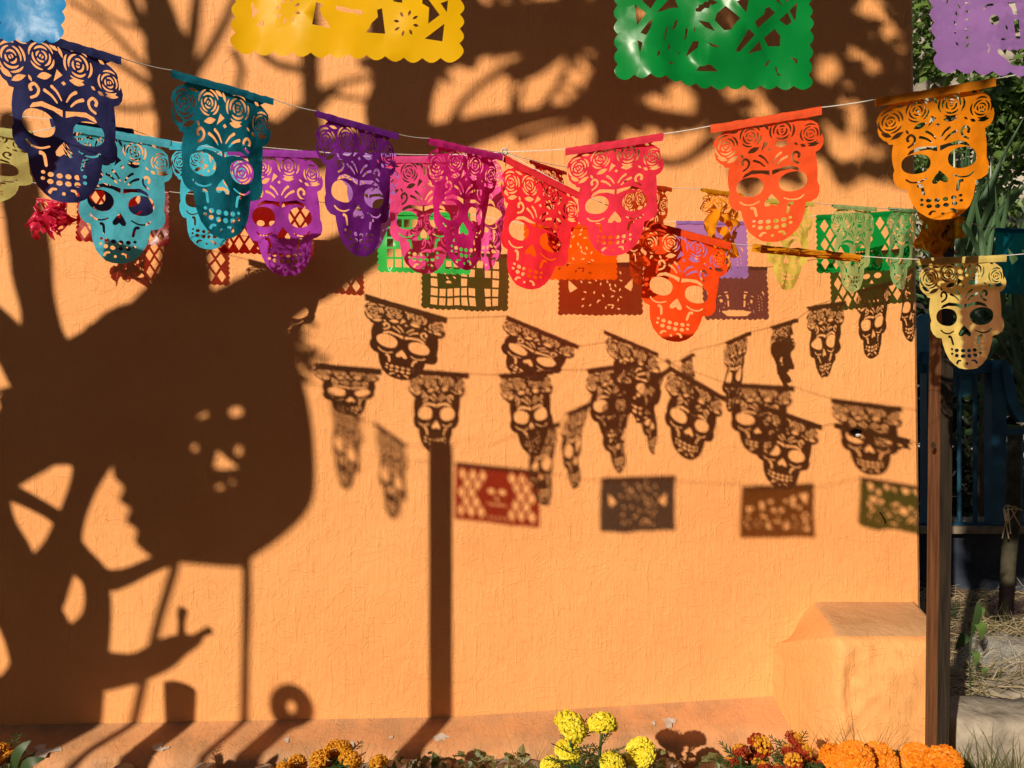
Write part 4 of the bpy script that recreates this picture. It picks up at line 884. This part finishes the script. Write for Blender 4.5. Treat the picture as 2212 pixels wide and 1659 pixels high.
# kerb stones
def stone(label, c, h, seed):
    bm = bmesh.new(); bmesh.ops.create_cube(bm, size=2); bmesh.ops.subdivide_edges(bm, edges=bm.edges[:], cuts=6, use_grid_fill=True)
    for v in bm.verts:
        p = v.co; k = max(abs(p.x), abs(p.y), abs(p.z)); l = p.length
        p = p * (k * .72 + .28 * (l / 1.25)) / max(l, 1e-6) * min(l, 1.28)
        nz = noise.noise(Vector((p.x * 2.2 + seed, p.y * 2.2, p.z * 2.2))) * .14 + noise.noise(p * 6 + Vector((seed, 0, 0))) * .05
        v.co = Vector((p.x * h[0], p.y * h[1], p.z * h[2])) * (1 + nz)
    m = bpy.data.meshes.new('kerb_stone'); bm.to_mesh(m); bm.free(); m.materials.append(M_stone)
    m.polygons.foreach_set('use_smooth', [True] * len(m.polygons))
    o = bpy.data.objects.new('kerb_stone', m); COL.objects.link(o); o.location = c; return tag(o, label, 'stone')
stone('rough pale kerb stone right of the post foot', (P(2140, 1640, 2.3).x + .02, 2.33, .06), (.165, .10, .10), 3)
stone('flat sunlit stone half buried in dry straw near the right edge', (P(2190, 1520, 2.75).x + .06, 2.78, .015), (.16, .08, .035), 8)
stone('pale rubble stone under the wall footing near the yellow marigolds', (P(1105, 1660, 2.2).x, 2.2, .0), (.10, .05, .045), 12)
stone('small rubble stone under the footing left of the red marigolds', (P(1560, 1660, 2.15).x, 2.16, .0), (.07, .05, .05), 14)
stone('pale rubble stone under the footing left of the post shadow', (P(850, 1668, 2.2).x, 2.2, .0), (.13, .05, .04), 17)
rk = random.Random(40)
for lab, u, sc in (('angular grey rubble stone at the footing below the leaning post shadow', 930, .8), ('rounded rubble stone among the weeds left of the yellow marigolds', 1010, .6), ('pale rubble lump right of the tall yellow marigolds', 1440, .7), ('small grey stone beside the red marigolds, left side', 1545, .5), ('low rubble stone at the footing below the bucket shadow', 430, .45), ('flat rubble stone at the footing below the hoop shadow', 560, .4), ('dark rubble stone at the footing near the left corner', 250, .4)):
    stone(lab, (P(u, 1665, 2.19).x, 2.215, .005), (.07 * sc, .035, .055 * sc), u * .13)
# plastic bag
vs, fs = [], []; bc = Vector((P(2170, 1420, 3.0).x, 3.0, .09)); na, nb = 22, 14
for j in range(nb + 1):
    for i in range(na):
        a = 2 * math.pi * i / na; th = math.pi * .52 * j / nb
        q_ = Vector((math.cos(a) * math.sin(th) * .17, math.sin(a) * math.sin(th) * .12, math.cos(th) * .15 - .08))
        vs.append(bc + q_ * (1 + .35 * noise.noise(q_ * 14 + Vector((3, 1, 2))) + .15 * noise.noise(q_ * 40)))
fs = [(j * na + i, j * na + (i + 1) % na, (j + 1) * na + (i + 1) % na, (j + 1) * na + i) for j in range(nb) for i in range(na)]
o = mesh('plastic_bag', vs, fs, M_film, None, True); tag(o, 'crumpled clear plastic bag lying on the straw at the right edge', 'bag')
# straw and grass
rg = random.Random(21); mb = MB()
for _ in range(2600):
    x, y = rg.uniform(1.36, 3.2), rg.uniform(2.45, 4.0)
    a = rg.gauss(.4, .9); L = rg.uniform(.06, .22); z = .02 + rg.uniform(0, .05) + .03 * noise.noise((x * 3, y * 3, 2))
    d_ = Vector((math.cos(a), math.sin(a) * .7, rg.gauss(.06, .16))).normalized(); m_ = Vector((x, y, z)) + d_ * L * .5 + Vector((0, 0, rg.uniform(-.01, .03)))
    mb.tube([(x, y, z), m_, Vector((x, y, z)) + d_ * L], [.0016, .0015, .0007], 3, False)
o = mb.obj('straw', M_straw); tag(o, 'dry straw and grass litter on the ground right of the post', 'straw', kind='stuff')
mb = MB()
def tuft(u, v, d, n, h, spread=.25, z0=0.0):
    c = P(u, v, d); c.z = z0
    for _ in range(n):
        b = c + Vector((rg.gauss(0, .025), rg.gauss(0, .02), -.01)); a = rg.uniform(0, 6.28); s = rg.uniform(.05, spread)
        L = h * rg.uniform(.5, 1.15); d0 = Vector((math.cos(a) * s, math.sin(a) * s * .6, 1)).normalized(); pts = [b]; p = b.copy()
        for k in range(4): p = p + d0 * L / 4; d0 = (d0 + Vector((math.cos(a) * .16, 0, -.10 * rg.random()))).normalized(); pts.append(p.copy())
        wv = Vector((.0024, .0006, 0)); vs = []
        for k, q_ in enumerate(pts): vs += [q_ - wv * (1 - k / 4.3), q_ + wv * (1 - k / 4.3)]
        mb.add(vs, [(k * 2, k * 2 + 1, k * 2 + 3, k * 2 + 2) for k in range(4)])
for (u, n_, h) in ((1150, 26, .16), (1280, 14, .12), (1420, 12, .15), (1130, 12, .12), (1110, 12, .10), (1475, 16, .08), (1530, 10, .10), (1730, 10, .2), (1860, 30, .22), (1900, 22, .18), (1940, 22, .16), (1980, 16, .12), (900, 22, .07), (950, 22, .06), (1000, 12, .05), (725, 8, .16), (780, 5, .17), (110, 6, .07), (1540, 8, .09), (1690, 8, .1), (1810, 16, .14)):
    tuft(u, 1640, 2.0, n_, h * 1.25, .35, .02)
for _ in range(34): tuft(rg.uniform(2075, 2215), 1640, rg.uniform(2.05, 2.2), 6, rg.uniform(.08, .22), .5)
for _ in range(16): tuft(rg.uniform(2090, 2215), 1500, rg.uniform(2.7, 3.6), 6, rg.uniform(.1, .25), .4)
for _ in range(40): tuft(rg.uniform(850, 1560), 1660, rg.uniform(2.05, 2.2), 5, rg.uniform(.03, .07), .6)
for _ in range(70): tuft(rg.uniform(840, 1760), 1662, rg.uniform(2.02, 2.16), 5, rg.uniform(.05, .11), .7)
for _ in range(14): tuft(rg.uniform(200, 840), 1662, rg.uniform(2.05, 2.16), 4, rg.uniform(.03, .06), .7)
for _ in range(26): leaf_cloud(mb, P(rg.uniform(840, 1600), 1655, 2.05) * 1.0, .04, 9, .03, rg)
o = mb.obj('grass', M_grass); tag(o, 'thin green and yellowing grass blades along the foot of the wall', 'grass', kind='stuff')
